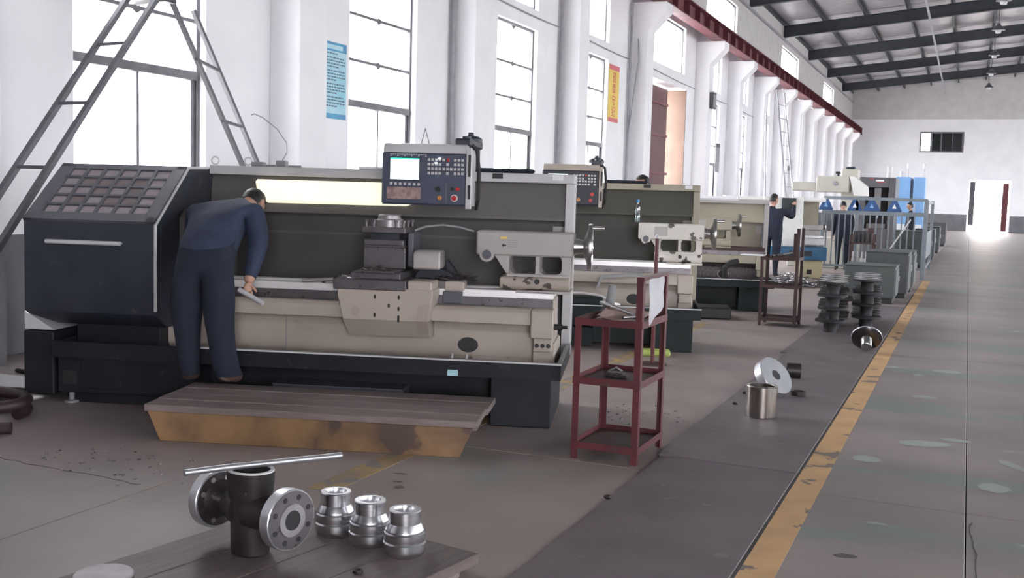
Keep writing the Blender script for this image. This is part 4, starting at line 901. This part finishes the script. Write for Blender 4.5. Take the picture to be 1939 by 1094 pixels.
# ------------------------------------------------------------------ hanging lamps
for i, (y, zb, lb) in enumerate(((40.2, 8.68, 'hanging bell lamp nearest, at the top edge'), (48.0, 8.88, 'hanging bell lamp second from the camera'), (55.8, 8.88, 'hanging bell lamp third from the camera'), (63.6, 8.92, 'hanging bell lamp fourth from the camera'), (71.4, 8.98, 'hanging bell lamp farthest, against the end wall'))):
    t = thing('pendant_lamp', lb, 'lamp', (.65, y, zb), 0, 'bell lamps in a row under the roof')
    MB().lathe([(.26, 0), (.255, .02), (.14, .16), (.08, .2), (.07, .28)], None, 18).build('shade', m_('graphite_top'), t)
    MB().lathe([(.10, -.12), (.12, -.04), (.09, .02)], None, 14).build('bulb', m_('paper'), t)
    MB().cyl((0, 0, .28), (0, 0, roof_z(.65)-.598-zb), .012, seg=6).build('stem', m_('dark_steel'), t)

# ------------------------------------------------------------------ machines beyond the lathes
m4 = thing('turning_machine', 'white enclosed turning machine with a bright blue tray, fourth in the row', 'machine', (-2.80, 23.2, 0), PH)
MB().box(-.46, 0, .0, .8, 0, .38, bev=.01).build('pedestal', m_('beige_base'), m4); MB().box(-2.1, -1.3, .0, .8, 0, .38, bev=.01).build('pedestal', m_('beige_base'), m4)
MB().box(-.32, -.22, -.005, .0, .08, .18).build('vent_hole', m_('black'), m4)
MB().box(-2.1, .07, -.06, .9, .38, .66, bev=.008).build('tray', m_('tray_blue'), m4)
b = MB().box(-.72, -.24, -.066, -.06, .47, .58).build('tray_badge', m_('graphite'), m4)
MB().prism([(.08, .66), (.04, .82), (.10, 1.36), (.16, 1.72), (.24, 1.72), (.24, .66)], 'x', -1.28, -.44, bev=.01).build('sliding_door', m_('machine_white'), m4)
MB().box(-.90, -.60, .085, .14, 1.36, 1.70, bev=.008).build('control_screen', m_('vmc_window'), m4)
MB().box(-2.1, .0, .80, .84, .66, 1.66).build('back_panel', m_('tan_sheet'), m4); MB().box(-2.1, .04, .2, .86, 1.63, 1.72, bev=.01).build('top_rail', m_('machine_white'), m4)
MB().box(-2.1, -1.30, .15, .8, .66, 1.62, bev=.01).build('headstock_cover', m_('machine_white'), m4)
MB().box(-.44, .06, .25, .55, .70, .84, bev=.01).build('bed', m_('machine_white'), m4); MB().box(-.42, .02, .2, .3, .86, .90).build('bed_way', m_('ground_steel'), m4)
q = MB().box(-.40, .02, .32, .55, 1.02, 1.14, bev=.01).box(-.36, -.02, .34, .53, .84, 1.02, bev=.01).build('tailstock', m_('cream_grey'), m4)
MB().lathe([(.11, -.01), (.115, 0), (.11, .01), (.09, .01), (.09, -.01)], Matrix.Translation((.08, .43, 1.08)) @ Matrix.Rotation(PI/2, 4, 'Y'), 20, close=True).cyl((.02, .43, 1.08), (.09, .43, 1.08), .03).build('handwheel', m_('brushed'), q)
bo = thing('boring_machine', 'tall beige machine with a boxy head and sloped arm behind the fence', 'machine', (-3.0, 27, 0))
MB().box(-1.15, .5, .1, 1.2, 0, .75, bev=.02).build('base', m_('beige'), bo); MB().box(.08, .46, .0, .6, .75, 2.46, bev=.015).build('column', m_('beige'), bo)
MB().box(-.5, .28, -.15, .5, 1.88, 2.28, bev=.02).build('head', m_('beige'), bo); MB().lathe([(.055, 0), (.055, .02), (.03, .03)], Matrix.Translation((-.04, -.15, 2.1)) @ Matrix.Rotation(PI/2, 4, 'X'), 16).build('badge', m_('mid_grey'), bo)
MB().box(-1.1, -.5, -.05, .5, 1.9, 2.12, bev=.02).build('counter_arm', m_('beige'), bo)
MB().prism([(.28, 2.28), (.40, 2.28), (.70, 2.04), (.72, 1.80), (.40, 1.80)], 'y', -.15, .3, bev=.015).build('sloped_arm', m_('machine_white'), bo)
MB().box(.17, .37, .1, .4, 2.46, 2.52).build('motor', m_('graphite'), bo); MB().box(-.08, .02, .1, .3, 2.34, 2.40, bev=.01).box(-.04, .0, .15, .25, 2.28, 2.35).build('arm_lamp', m_('graphite'), bo)
vm = thing('milling_centre', 'dark grey milling machine with red and white marks behind the fence', 'machine', (-2.53, 33, 0))
MB().box(-.52, -.32, 0, 1.6, 0, 2.42, bev=.015).box(.32, .51, 0, 1.6, 0, 2.42, bev=.015).box(-.32, .32, 0, 1.6, 2.12, 2.42, bev=.01).box(-.32, .32, .9, 1.6, 0, 2.12).box(-.32, .32, 0, .9, 0, .9, bev=.01).build('housing', m_('vmc_grey'), vm)
MB().box(-.10, .10, .3, .8, 1.45, 2.12, bev=.01).build('spindle_head', m_('mid_grey'), vm); MB().cyl((0, .55, 1.2), (0, .55, 1.45), .05).build('spindle', m_('brushed'), vm); MB().box(-.28, .28, .1, .8, .9, 1.05, bev=.01).build('table', m_('olive_grey_light'), vm)
w_ = MB()
for k in range(5): w_.box(-.05+k*.045, -.01+k*.045, -.004, 0, 2.30, 2.345)
w_.build('white_mark', m_('paper'), vm); MB().box(-.02, .22, -.004, 0, 2.262, 2.275).box(-.24, -.12, -.004, 0, 2.36, 2.385).build('red_mark', m_('red_plastic'), vm)
MB().cyl((.28, .5, 2.42), (.28, .5, 2.68), .07).cyl((.28, .5, 2.68), (.28, .5, 2.75), .075).build('air_unit', m_('light_grey'), vm)
MB().box(-.72, -.52, .2, 1.4, 0, 2.40, bev=.01).build('side_cabinet', m_('fence_grey'), vm)
for (x0, x1, lb, bx) in ((-2.27, -1.81, 'bright blue machine enclosure left of the light gap', -1.92), (-1.72, -1.36, 'bright blue machine enclosure right of the light gap', -1.43)):
    t = thing('machine_enclosure', lb, 'machine', ((x0+x1)/2, 37, 0), 0, 'blue machines behind the fence'); h = (x1-x0)/2
    MB().box(-h, h, 0, 1.4, .35, 2.55, bev=.02).build('cabinet', m_('sky_blue'), t); MB().box(-h+.02, h-.02, .02, 1.38, 0, .35).build('base', m_('graphite'), t)
    MB().box(-h+.03, h-.03, -.02, 0, .55, 1.0, bev=.01).build('lower_panel', m_('paper'), t); MB().box(-h+.06, -h+.09, -.03, 0, 1.2, 1.7).build('door_pull', m_('light_grey'), t)
    c = MB().cyl((bx-(x0+x1)/2, .4, 2.55), (bx-(x0+x1)/2, .4, 2.84), .018).build('beacon_stem', m_('light_grey'), t); MB().cyl((bx-(x0+x1)/2, .4, 2.84), (bx-(x0+x1)/2, .4, 3.0), .05).build('beacon', m_('paper'), c)
tag(MB().box(-1.80, -1.73, 37.3, 38.2, .3, 2.5).build('light_panel', m_('machine_white')), 'narrow white panel between the two bright blue machines', 'panel')
tag(MB().cyl((-2.12, 37.5, 2.551), (-2.12, 37.5, 2.75), .07).build('filter_can', m_('light_grey')), 'small grey canister on top of the left blue machine', 'canister')

# ------------------------------------------------------------------ fence of grey bars with blue clamps on it
fe = thing('bar_fence', 'grey steel bar fence standing across the row of machines', 'fence', (-3.0, 24.5, 0))
for x in (0, .72, 2.14): MB().box(x-.035, x+.035, -.03, .03, 0, 1.76 if x else 1.44, bev=.005).build('post', m_('fence_grey'), fe)
for z, h in ((1.70, .07), (1.37, .09), (.20, .05)): MB().box(-.02 if z < 1.5 else .0, 2.15, -.025, .025, z, z+h).build('rail', m_('fence_grey'), fe)
bm2 = MB().box(-.014, .014, -.012, .012, .25, 1.37).mesh('bar', m_('fence_grey'))
for k in range(16): 
    if k not in (5, 15): link('bar', bm2, fe, (.08+k*.132, 0, 0))
MB().bar((1.25, .0, .3), (1.85, .0, 1.3), .03).build('brace', m_('light_grey'), fe)
f2 = thing('gate_frame', 'grey tubular gate frame turned along the aisle behind the fence end', 'gate', (-.84, 24.6, 0))
for y in (.05, 3.9): MB().box(-.035, .035, y-.035, y+.035, 0, 1.74, bev=.005).build('post', m_('fence_grey'), f2)
for z in (1.66, .2): MB().box(-.02, .02, .085, 3.865, z, z+.06).build('rail', m_('fence_grey'), f2)
MB().box(-.012, .012, .085, 3.865, .42, 1.02).build('infill_panel', m_('fence_grey'), f2)
for k, (px, lb) in enumerate(((-2.95, 'blue triangular lifting clamp on the fence rail, first from the white machine'), (-2.33, 'blue triangular lifting clamp on the fence rail, second from the white machine'), (-1.97, 'wide blue lifting clamp on the fence rail before the dark machine'), (-1.50, 'blue triangular lifting clamp on the fence rail before the blue machine'))):
    t = thing('lifting_clamp', lb, 'clamp', (px, 24.5, 1.461), 0, 'blue clamps on the fence'); w_ = .15 if k != 2 else .18
    mb = MB()
    mb.prism([(-w_, 0), (w_, 0), (w_*.9, .06), (.05, .24), (-.05, .24), (-w_*.9, .06)], 'y', -.03, -.012, bev=.004); mb.prism([(-w_, 0), (w_, 0), (w_*.9, .06), (.05, .24), (-.05, .24), (-w_*.9, .06)], 'y', .012, .03, bev=.004); mb.box(-w_, w_, -.012, .012, 0, .05)
    mb.build('jaw', m_('clamp_blue'), t); MB().prism([(-.045, .07), (.045, .07), (0, .17)], 'y', -.034, -.030).build('jaw_window', m_('paper' if k % 2 else 'sky_blue'), t); MB().lathe([(.04, -.01), (.05, 0), (.04, .01), (.03, 0)], Matrix.Translation((0, 0, .26)) @ Matrix.Rotation(PI/2, 4, 'X'), 14, close=True).build('shackle', m_('clamp_blue'), t)
# low steel cabinets along the aisle
for k, (x0, x1, y0, y1, h, key, lb) in enumerate(((-1.82, -1.03, 18.05, 18.95, .60, 'cabinet_green', 'low grey-green steel cabinet nearest the flanged spools'), (-1.60, -.90, 19.25, 20.3, .78, 'cabinet_grey', 'taller dark grey cabinet second along the aisle'), (-1.50, -.88, 20.8, 21.8, .74, 'cabinet_green', 'low green-grey cabinet third along the aisle before the fence'), (-1.75, -.98, 28.9, 29.8, .95, 'cabinet_green', 'grey-green cabinet just behind the gate frame'), (-1.45, -.92, 31.0, 32.0, .9, 'cabinet_green', 'grey-green cabinet fifth along the aisle'), (-1.45, -.90, 34.0, 35.2, .9, 'cabinet_grey', 'dark cabinet sixth along the aisle'), (-1.5, -.88, 39.0, 40.4, .9, 'cabinet_green', 'grey-green cabinet seventh along the aisle'), (-1.6, -.82, 46.0, 47.6, .95, 'cabinet_grey', 'dark cabinet farthest along the aisle'))):
    t = thing('steel_cabinet', lb, 'cabinet', ((x0+x1)/2, (y0+y1)/2, 0), 0, 'steel cabinets along the aisle'); w_, d = (x1-x0)/2, (y1-y0)/2
    MB().box(-w_+.03, w_-.03, -d+.03, d-.03, 0, .09).build('plinth', m_('black'), t); MB().box(-w_, w_, -d, d, .09, h, bev=.008).build('body', m_(key), t)
    MB().box(w_, w_+.012, -d+.05, d-.05, .13, h-.05, bev=.004).build('door', m_(key), t); MB().box(w_+.012, w_+.03, d-.14, d-.12, h*.55, h*.7).build('handle', m_('light_grey'), t)
    MB().box(-w_-.012, w_+.012, -d-.012, d+.012, h, h+.015, bev=.004).build('top', m_(key), t)
# red rack of tool holders inside the fence
rk = thing('tool_rack', 'brown-red rack of upright tool holders before the fence', 'rack', (-1.95, 22.6, 0))
for x in (-.22, .22):
    for y in (-.2, .2): MB().box(x-.02, x+.02, y-.02, y+.02, 0, 1.0).build('post', m_('rust_brown'), rk)
for z in (.35, .80): MB().box(-.24, .24, -.22, .22, z, z+.03).build('shelf', m_('rust_brown'), rk)
hm = MB().cyl((0, 0, 0), (0, 0, .12), .028, seg=10).cyl((0, 0, .12), (0, 0, .26), .018, seg=8).mesh('tool_holder', m_('light_grey')); hm2 = MB().cyl((0, 0, 0), (0, 0, .2), .03, .02, seg=10).mesh('tool_holder', m_('cast_dark'))
for k in range(5):
    link('tool_holder', hm, rk, (-.17+.085*k, -.1, .38)); link('tool_holder', hm2, rk, (-.17+.085*k, -.1, .83))
MB().box(-.20, .05, .0, .2, .83, 1.06, bev=.01).build('tool_bin', m_('graphite'), rk); MB().box(.08, .20, .0, .15, .83, 1.12, bev=.01).build('tool_bin', m_('rust_brown'), rk)
tag(MB().box(-.16, .16, -.10, .10, 0, .06, bev=.02).build('plastic_bag', m_('lime_bag'), None, (-2.86, 10.35, .0), (0, 0, .3)), 'crumpled lime green bag on the floor below the second lathe', 'bag')
tag(MB().box(-.35, .35, -.25, .25, 0, .16, bev=.02).build('chip_bin', m_('black'), None, (-3.25, 14.2, 0), (0, 0, .3)), 'low black bin on the floor before the tan lathe', 'bin')

# ------------------------------------------------------------------ people
def bake(o):
    bpy.context.view_layer.update(); dg = bpy.context.evaluated_depsgraph_get()
    m = bpy.data.meshes.new_from_object(o.evaluated_get(dg), depsgraph=dg); bpy.data.objects.remove(o); return m
def skinned(J, E, root, levels=2, smooth=.6):
    """J: name -> (x, y, z, rx, ry); E: edges. One continuous surface grown over the joints."""
    names = list(J); idx = {n: i for i, n in enumerate(names)}
    m = bpy.data.meshes.new('skeleton'); m.from_pydata([J[n][:3] for n in names], [(idx[a], idx[b]) for a, b in E], [])
    o = bpy.data.objects.new('skeleton', m); C.objects.link(o)
    md = o.modifiers.new('skin', 'SKIN'); md.branch_smoothing = smooth
    for n in names:
        v = m.skin_vertices[0].data[idx[n]]; j = J[n]; v.radius = (j[3], j[4] if len(j) > 4 else j[3]); v.use_root = (n == root)
    sb = o.modifiers.new('sub', 'SUBSURF'); sb.levels = levels; sb.render_levels = levels
    return bake(o)
def head_shape(c, fwd, up, s=1.0):
    """a head with brow, nose, chin, lips, eyes and ears; returns bmesh faces tagged by material index 2 (skin), 3 (dark)"""
    f = Vector(fwd).normalized(); u = Vector(up); u = (u-f*u.dot(f)).normalized(); r = f.cross(u)
    M = Matrix(((r.x, f.x, u.x, c[0]), (r.y, f.y, u.y, c[1]), (r.z, f.z, u.z, c[2]), (0, 0, 0, 1)))
    t = bmesh.new(); bmesh.ops.create_uvsphere(t, u_segments=28, v_segments=20, radius=1)
    for v in t.verts:
        x, y, z = v.co; X_, Y_, Z_ = x*.076, y*.096, z*.115
        if z < 0: X_ *= 1-.30*(-z)**1.3; Y_ *= 1-.12*(-z)
        if y > 0 and z < .2: Y_ *= .94
        if y > .5:
            Y_ += .022*math.exp(-(x/.16)**2-((z+.12)/.2)**2)              # nose
            Y_ -= .012*math.exp(-((abs(x)-.38)/.16)**2-((z-.08)/.11)**2)      # eye sockets
            Y_ += .006*math.exp(-(x/.3)**2-((z+.52)/.07)**2)                # lips
            Y_ += .010*math.exp(-(x/.3)**2-((z+.85)/.14)**2)                # chin
            Y_ += .005*math.exp(-((z-.26)/.1)**2)                           # brow
        if y < 0: Y_ *= 1.03
        v.co = (X_*s, Y_*s, Z_*s)
    t.transform(M); out = MB(); out.add(t)
    for sx in (-1, 1): out.ball((sx*.076*s, -.005*s, .0), .012*s, .024*s, .034*s, 10, M)
    n0 = len(out.bm.faces)
    for sx in (-1, 1): out.ball((sx*.029*s, .080*s, .009*s), .0095*s, .0095*s, .0075*s, 8, M)
    out.bm.faces.ensure_lookup_table()
    for k, fc_ in enumerate(out.bm.faces): fc_.material_index = 3 if k >= n0 else 2
    hb_ = bmesh.new(); bmesh.ops.create_uvsphere(hb_, u_segments=28, v_segments=20, radius=1)
    for v in hb_.verts:
        x, y, z = v.co; k = 1.0+random.uniform(-.02, .03)
        v.co = (x*.083*s*k, (y*.104-.004)*s*k, (z*.117+.008)*s*k)
    dead = [v for v in hb_.verts if (v.co.y > .035*s and v.co.z < .070*s) or v.co.z < -.050*s or (v.co.z < -.005*s and v.co.y > -.02*s)]
    bmesh.ops.delete(hb_, geom=dead, context='VERTS'); bmesh.ops.solidify(hb_, geom=hb_.faces[:], thickness=.008*s); hb_.transform(M)
    return out.bm, hb_
def hand_shape(wrist, palm_dir, palm_n, side, curl, s=1.0):
    """palm and five curling fingers: chains of joints rooted inside the palm"""
    d = Vector(palm_dir).normalized(); n = Vector(palm_n); n = (n-d*n.dot(d)).normalized(); a = d.cross(n)*side; w_ = Vector(wrist)
    J, E = {}, []
    def put(k, p, r, r2=None): J[k] = (*p, r*s, (r2 or r)*s)
    put('w', w_, .026); put('p0', w_+d*.035*s, .034, .017); put('p1', w_+d*.075*s, .036, .015); E += [('w', 'p0'), ('p0', 'p1')]
    pm = skinned(J, E, 'w', 2)
    out = bmesh.new(); out.from_mesh(pm); bpy.data.meshes.remove(pm)
    for k, (off, ln_) in enumerate(((.030, .068), (.010, .076), (-.010, .070), (-.029, .054))):
        J, E = {}, []; p = w_+d*.068*s+a*off*s; ang = .15; J['0'] = (*p, .0095*s)
        for j in range(1, 5):
            dd = d*math.cos(ang)+n*math.sin(ang); p = p+dd*(ln_/3.4)*s; J[str(j)] = (*p, (.0095-.0006*j)*s); E.append((str(j-1), str(j))); ang += curl
        fm_ = skinned(J, E, '0', 1); out.from_mesh(fm_); bpy.data.meshes.remove(fm_)
    J, E = {}, []; p = w_+d*.028*s+a*.024*s; J['0'] = (*p, .011*s); dd = (a*.8+d*.7+n*.35).normalized()
    for j in range(1, 4): p = p+dd*.021*s; J[str(j)] = (*p, (.011-.001*j)*s); E.append((str(j-1), str(j))); dd = (dd+d*.35+n*.2*curl).normalized()
    fm_ = skinned(J, E, '0', 1); out.from_mesh(fm_); bpy.data.meshes.remove(fm_)
    return out
def figure(label, loc, rz, J, E, head, hands, cloth='cloth_navy', pants='cloth_navy', split='pelvis', s=1.0, shoe_z=.085, waist=(.84, 0)):
    T = thing('person', label, 'person', loc, rz)
    bm = bmesh.new(); mm = skinned(J, E, split); bm.from_mesh(mm); bpy.data.meshes.remove(mm)
    for co_, no_ in (((0, 0, waist[0]), (0, -waist[1], 1)), ((0, 0, shoe_z), (0, 0, 1))): bmesh.ops.bisect_plane(bm, geom=bm.verts[:]+bm.edges[:]+bm.faces[:], plane_co=co_, plane_no=no_)
    seg = []
    for a, b in E:
        arm = any(w_ in b for w_ in ('elbow', 'wrist'))
        k = 1 if ('knee' in a+b or 'hip' in a+b) else 0
        if 'toe' in a+b: k = 4
        if 'neck' in a and 'head' in b or ('wrist' in a and 'hand' in b): k = 2
        seg.append((Vector(J[a][:3]), Vector(J[b][:3]), 5 if arm else k))
    for f in bm.faces:
        c = f.calc_center_median(); best = (9, 0)
        for a, b, k in seg:
            ab = b-a; t = max(0, min(1, (c-a).dot(ab)/ab.length_squared)); dd = (c-(a+ab*t)).length
            if dd < best[0]: best = (dd, k)
        k = best[1]
        if k in (0, 1, 4): k = 4 if c.z < shoe_z else (1 if c.z < waist[0]+waist[1]*c.y else 0)
        if k == 5: k = 0
        f.material_index = k
    hm_, hair = head_shape(*head)
    tmp = bpy.data.meshes.new('tmp'); hm_.to_mesh(tmp); bm.from_mesh(tmp); bpy.data.meshes.remove(tmp)
    for h in hands:
        hbm = hand_shape(*h)
        for f in hbm.faces: f.material_index = 2
        tmp = bpy.data.meshes.new('tmp'); hbm.to_mesh(tmp); bm.from_mesh(tmp); bpy.data.meshes.remove(tmp)
    body = bpy.data.meshes.new('body'); bm.to_mesh(body); bm.free()
    for k in (cloth, pants, 'skin', 'black', 'shoe'): body.materials.append(m_(k))
    body.polygons.foreach_set('use_smooth', [True]*len(body.polygons))
    link('body', body, T)
    x = MB(); x.add(hair); x.build('hair', m_('hair'), T)
    return T
def limbs(): return [('pelvis','belly'),('belly','chest'),('chest','neck'),('neck','head'),
    ('chest','shoulder_l'),('shoulder_l','elbow_l'),('elbow_l','wrist_l'),('wrist_l','hand_l'),('chest','shoulder_r'),('shoulder_r','elbow_r'),('elbow_r','wrist_r'),('wrist_r','hand_r'),
    ('pelvis','hip_l'),('hip_l','knee_l'),('knee_l','ankle_l'),('ankle_l','toe_l'),('pelvis','hip_r'),('hip_r','knee_r'),('knee_r','ankle_r'),('ankle_r','toe_r')]
# worker bending into the near lathe, standing on the step (lathe coordinates)
zb = .228
Jb = {'pelvis': (-2.40, -.17, 1.10, .20, .15), 'belly': (-2.41, -.04, 1.26, .21, .15), 'chest': (-2.43, .18, 1.45, .215, .13), 'neck': (-2.37, .38, 1.47, .075), 'head': (-2.345, .46, 1.46, .06),
    'shoulder_l': (-2.66, .26, 1.42, .09), 'elbow_l': (-2.70, .34, 1.14, .068), 'wrist_l': (-2.62, .40, .97, .036), 'hand_l': (-2.60, .42, .94, .026),
    'shoulder_r': (-2.19, .20, 1.44, .098), 'elbow_r': (-2.125, .12, 1.20, .080), 'wrist_r': (-2.14, -.02, .955, .045), 'hand_r': (-2.14, -.045, .925, .026),
    'hip_l': (-2.50, -.21, 1.02, .135, .14), 'knee_l': (-2.495, -.255, .70, .108), 'ankle_l': (-2.475, -.26, .33, .098), 'toe_l': (-2.50, -.10, .273, .045),
    'hip_r': (-2.29, -.21, 1.02, .135, .14), 'knee_r': (-2.265, -.255, .70, .108), 'ankle_r': (-2.225, -.26, .33, .102), 'toe_r': (-2.16, -.12, .273, .045)}
Eb = limbs()
for s_ in 'lr':
    a = Jb['ankle_'+s_]; Jb['heel_toe_'+s_] = (a[0], a[1]-.03, .275, .042); Eb.append(('ankle_'+s_, 'heel_toe_'+s_))
worker = figure('worker in navy overalls bending forward into the near lathe', L1(0, 0, 0), PH, Jb, Eb, ((-2.315, .52, 1.475), (.2, .55, -.85), (.12, .8, .5)),
    [((-2.14, -.045, .935), (.1, -.3, -.9), (.3, .9, -.2), 1, .55), ((-2.60, .42, .935), (.1, .25, -.9), (.4, .8, 0), -1, .4)], cloth='cloth_navy_lit', shoe_z=.298, waist=(1.2325, .25))
tag(MB().cyl(L1(-2.19, -.085, .885), L1(-2.00, -.13, .80), .017).build('wrench_handle', m_('light_grey')), 'short bright wrench handle held in the bending worker\'s hand', 'tool')
# standing people further along (own frame: facing +y)
def standing(label, loc, rz, h=1.72, arm_r=None, arm_l=None, lean=0, head_f=(0, 1, -.1), cloth='cloth_navy', hands=None, pants='cloth_dark', bulk=1.0):
    k = h/1.72; ly = lambda z: lean*max(0, z-.95)
    def P(x, y, z, r, r2=None): return (x*k, (y+ly(z))*k, z*k, r*k, (r2 or r)*k)
    ar = arm_r or ((.215, .02, 1.12), (.22, .10, .88)); al = arm_l or ((-.215, .02, 1.12), (-.22, .10, .88))
    J = {'pelvis': P(0, 0, .98, .185, .14), 'belly': P(0, .0, 1.14, .19, .135), 'chest': P(0, -.01, 1.34, .20, .125), 'neck': P(0, .0, 1.475, .056), 'head': P(0, .01, 1.54, .05),
        'shoulder_l': P(-.175, 0, 1.395, .08), 'elbow_l': P(*al[0], .062), 'wrist_l': P(*al[1], .034), 'shoulder_r': P(.175, 0, 1.395, .08), 'elbow_r': P(*ar[0], .062), 'wrist_r': P(*ar[1], .034),
        'hip_l': P(-.095, 0, .90, .105), 'knee_l': P(-.10, .01, .50, .068), 'ankle_l': P(-.105, -.02, .11, .050), 'toe_l': P(-.12, .12, .042, .040), 'hip_r': P(.095, 0, .90, .105), 'knee_r': P(.10, .01, .50, .068), 'ankle_r': P(.105, -.02, .11, .050), 'toe_r': P(.12, .12, .042, .040)}
    for n_ in ('pelvis', 'belly', 'chest', 'shoulder_l', 'shoulder_r', 'elbow_l', 'elbow_r', 'hip_l', 'hip_r', 'knee_l', 'knee_r'):
        j = J[n_]; f_ = bulk if n_ not in ('elbow_l', 'elbow_r', 'knee_l', 'knee_r') else 1+(bulk-1)*.8
        J[n_] = (j[0]*(bulk if 'shoulder' in n_ or 'hip' in n_ else 1), j[1], j[2], j[3]*f_, j[4]*f_)
    hd = []
    for s_, a, sg in (('l', al, -1), ('r', ar, 1)):
        e, w_ = Vector(J['elbow_'+s_][:3]), Vector(J['wrist_'+s_][:3]); d = (w_-e).normalized(); J['hand_'+s_] = (*(w_+d*.03), .024*k)
        nn = Vector((-sg, .2, 0)) if abs(d.z) > .7 and d.z < 0 else Vector((0, .6, -.5))
        hd.append((tuple(w_+d*.02), d, nn, sg, .35, k))
    E_ = limbs(); 
    for s_ in 'lr':
        a = J['ankle_'+s_]; J['heel_toe_'+s_] = (a[0], a[1]-.02*k, .042*k, .040*k); E_.append(('ankle_'+s_, 'heel_toe_'+s_))
    return figure(label, loc, rz, J, E_, ((0, (.025+ly(1.6)+.02)*k, 1.61*k), head_f, (0, .1, 1), k), hd, cloth, pants)
standing('man in navy jacket reaching up to the white machine screen, seen from behind', (-3.72, 22.15, 0), -.10, 1.76, arm_r=((.34, .22, 1.27), (.31, .45, 1.50)), arm_l=((-.27, .12, 1.12), (-.16, .34, 1.18)), head_f=(.55, .8, -.1), bulk=1.22)
standing('dark-haired person in navy standing behind the fence, head bent down', (-2.72, 26.1, 0), .35, 1.66, lean=.10, head_f=(.1, .8, -.5), bulk=1.12)
standing('person with dark hair mostly hidden behind the second lathe', (-3.84, 13.2, 0), 2.6, 1.885, lean=.05)
standing('small distant figure in dark clothes before the blue machines', (-1.70, 36.0, 0), 1.9, 1.70, cloth='cloth_dark')
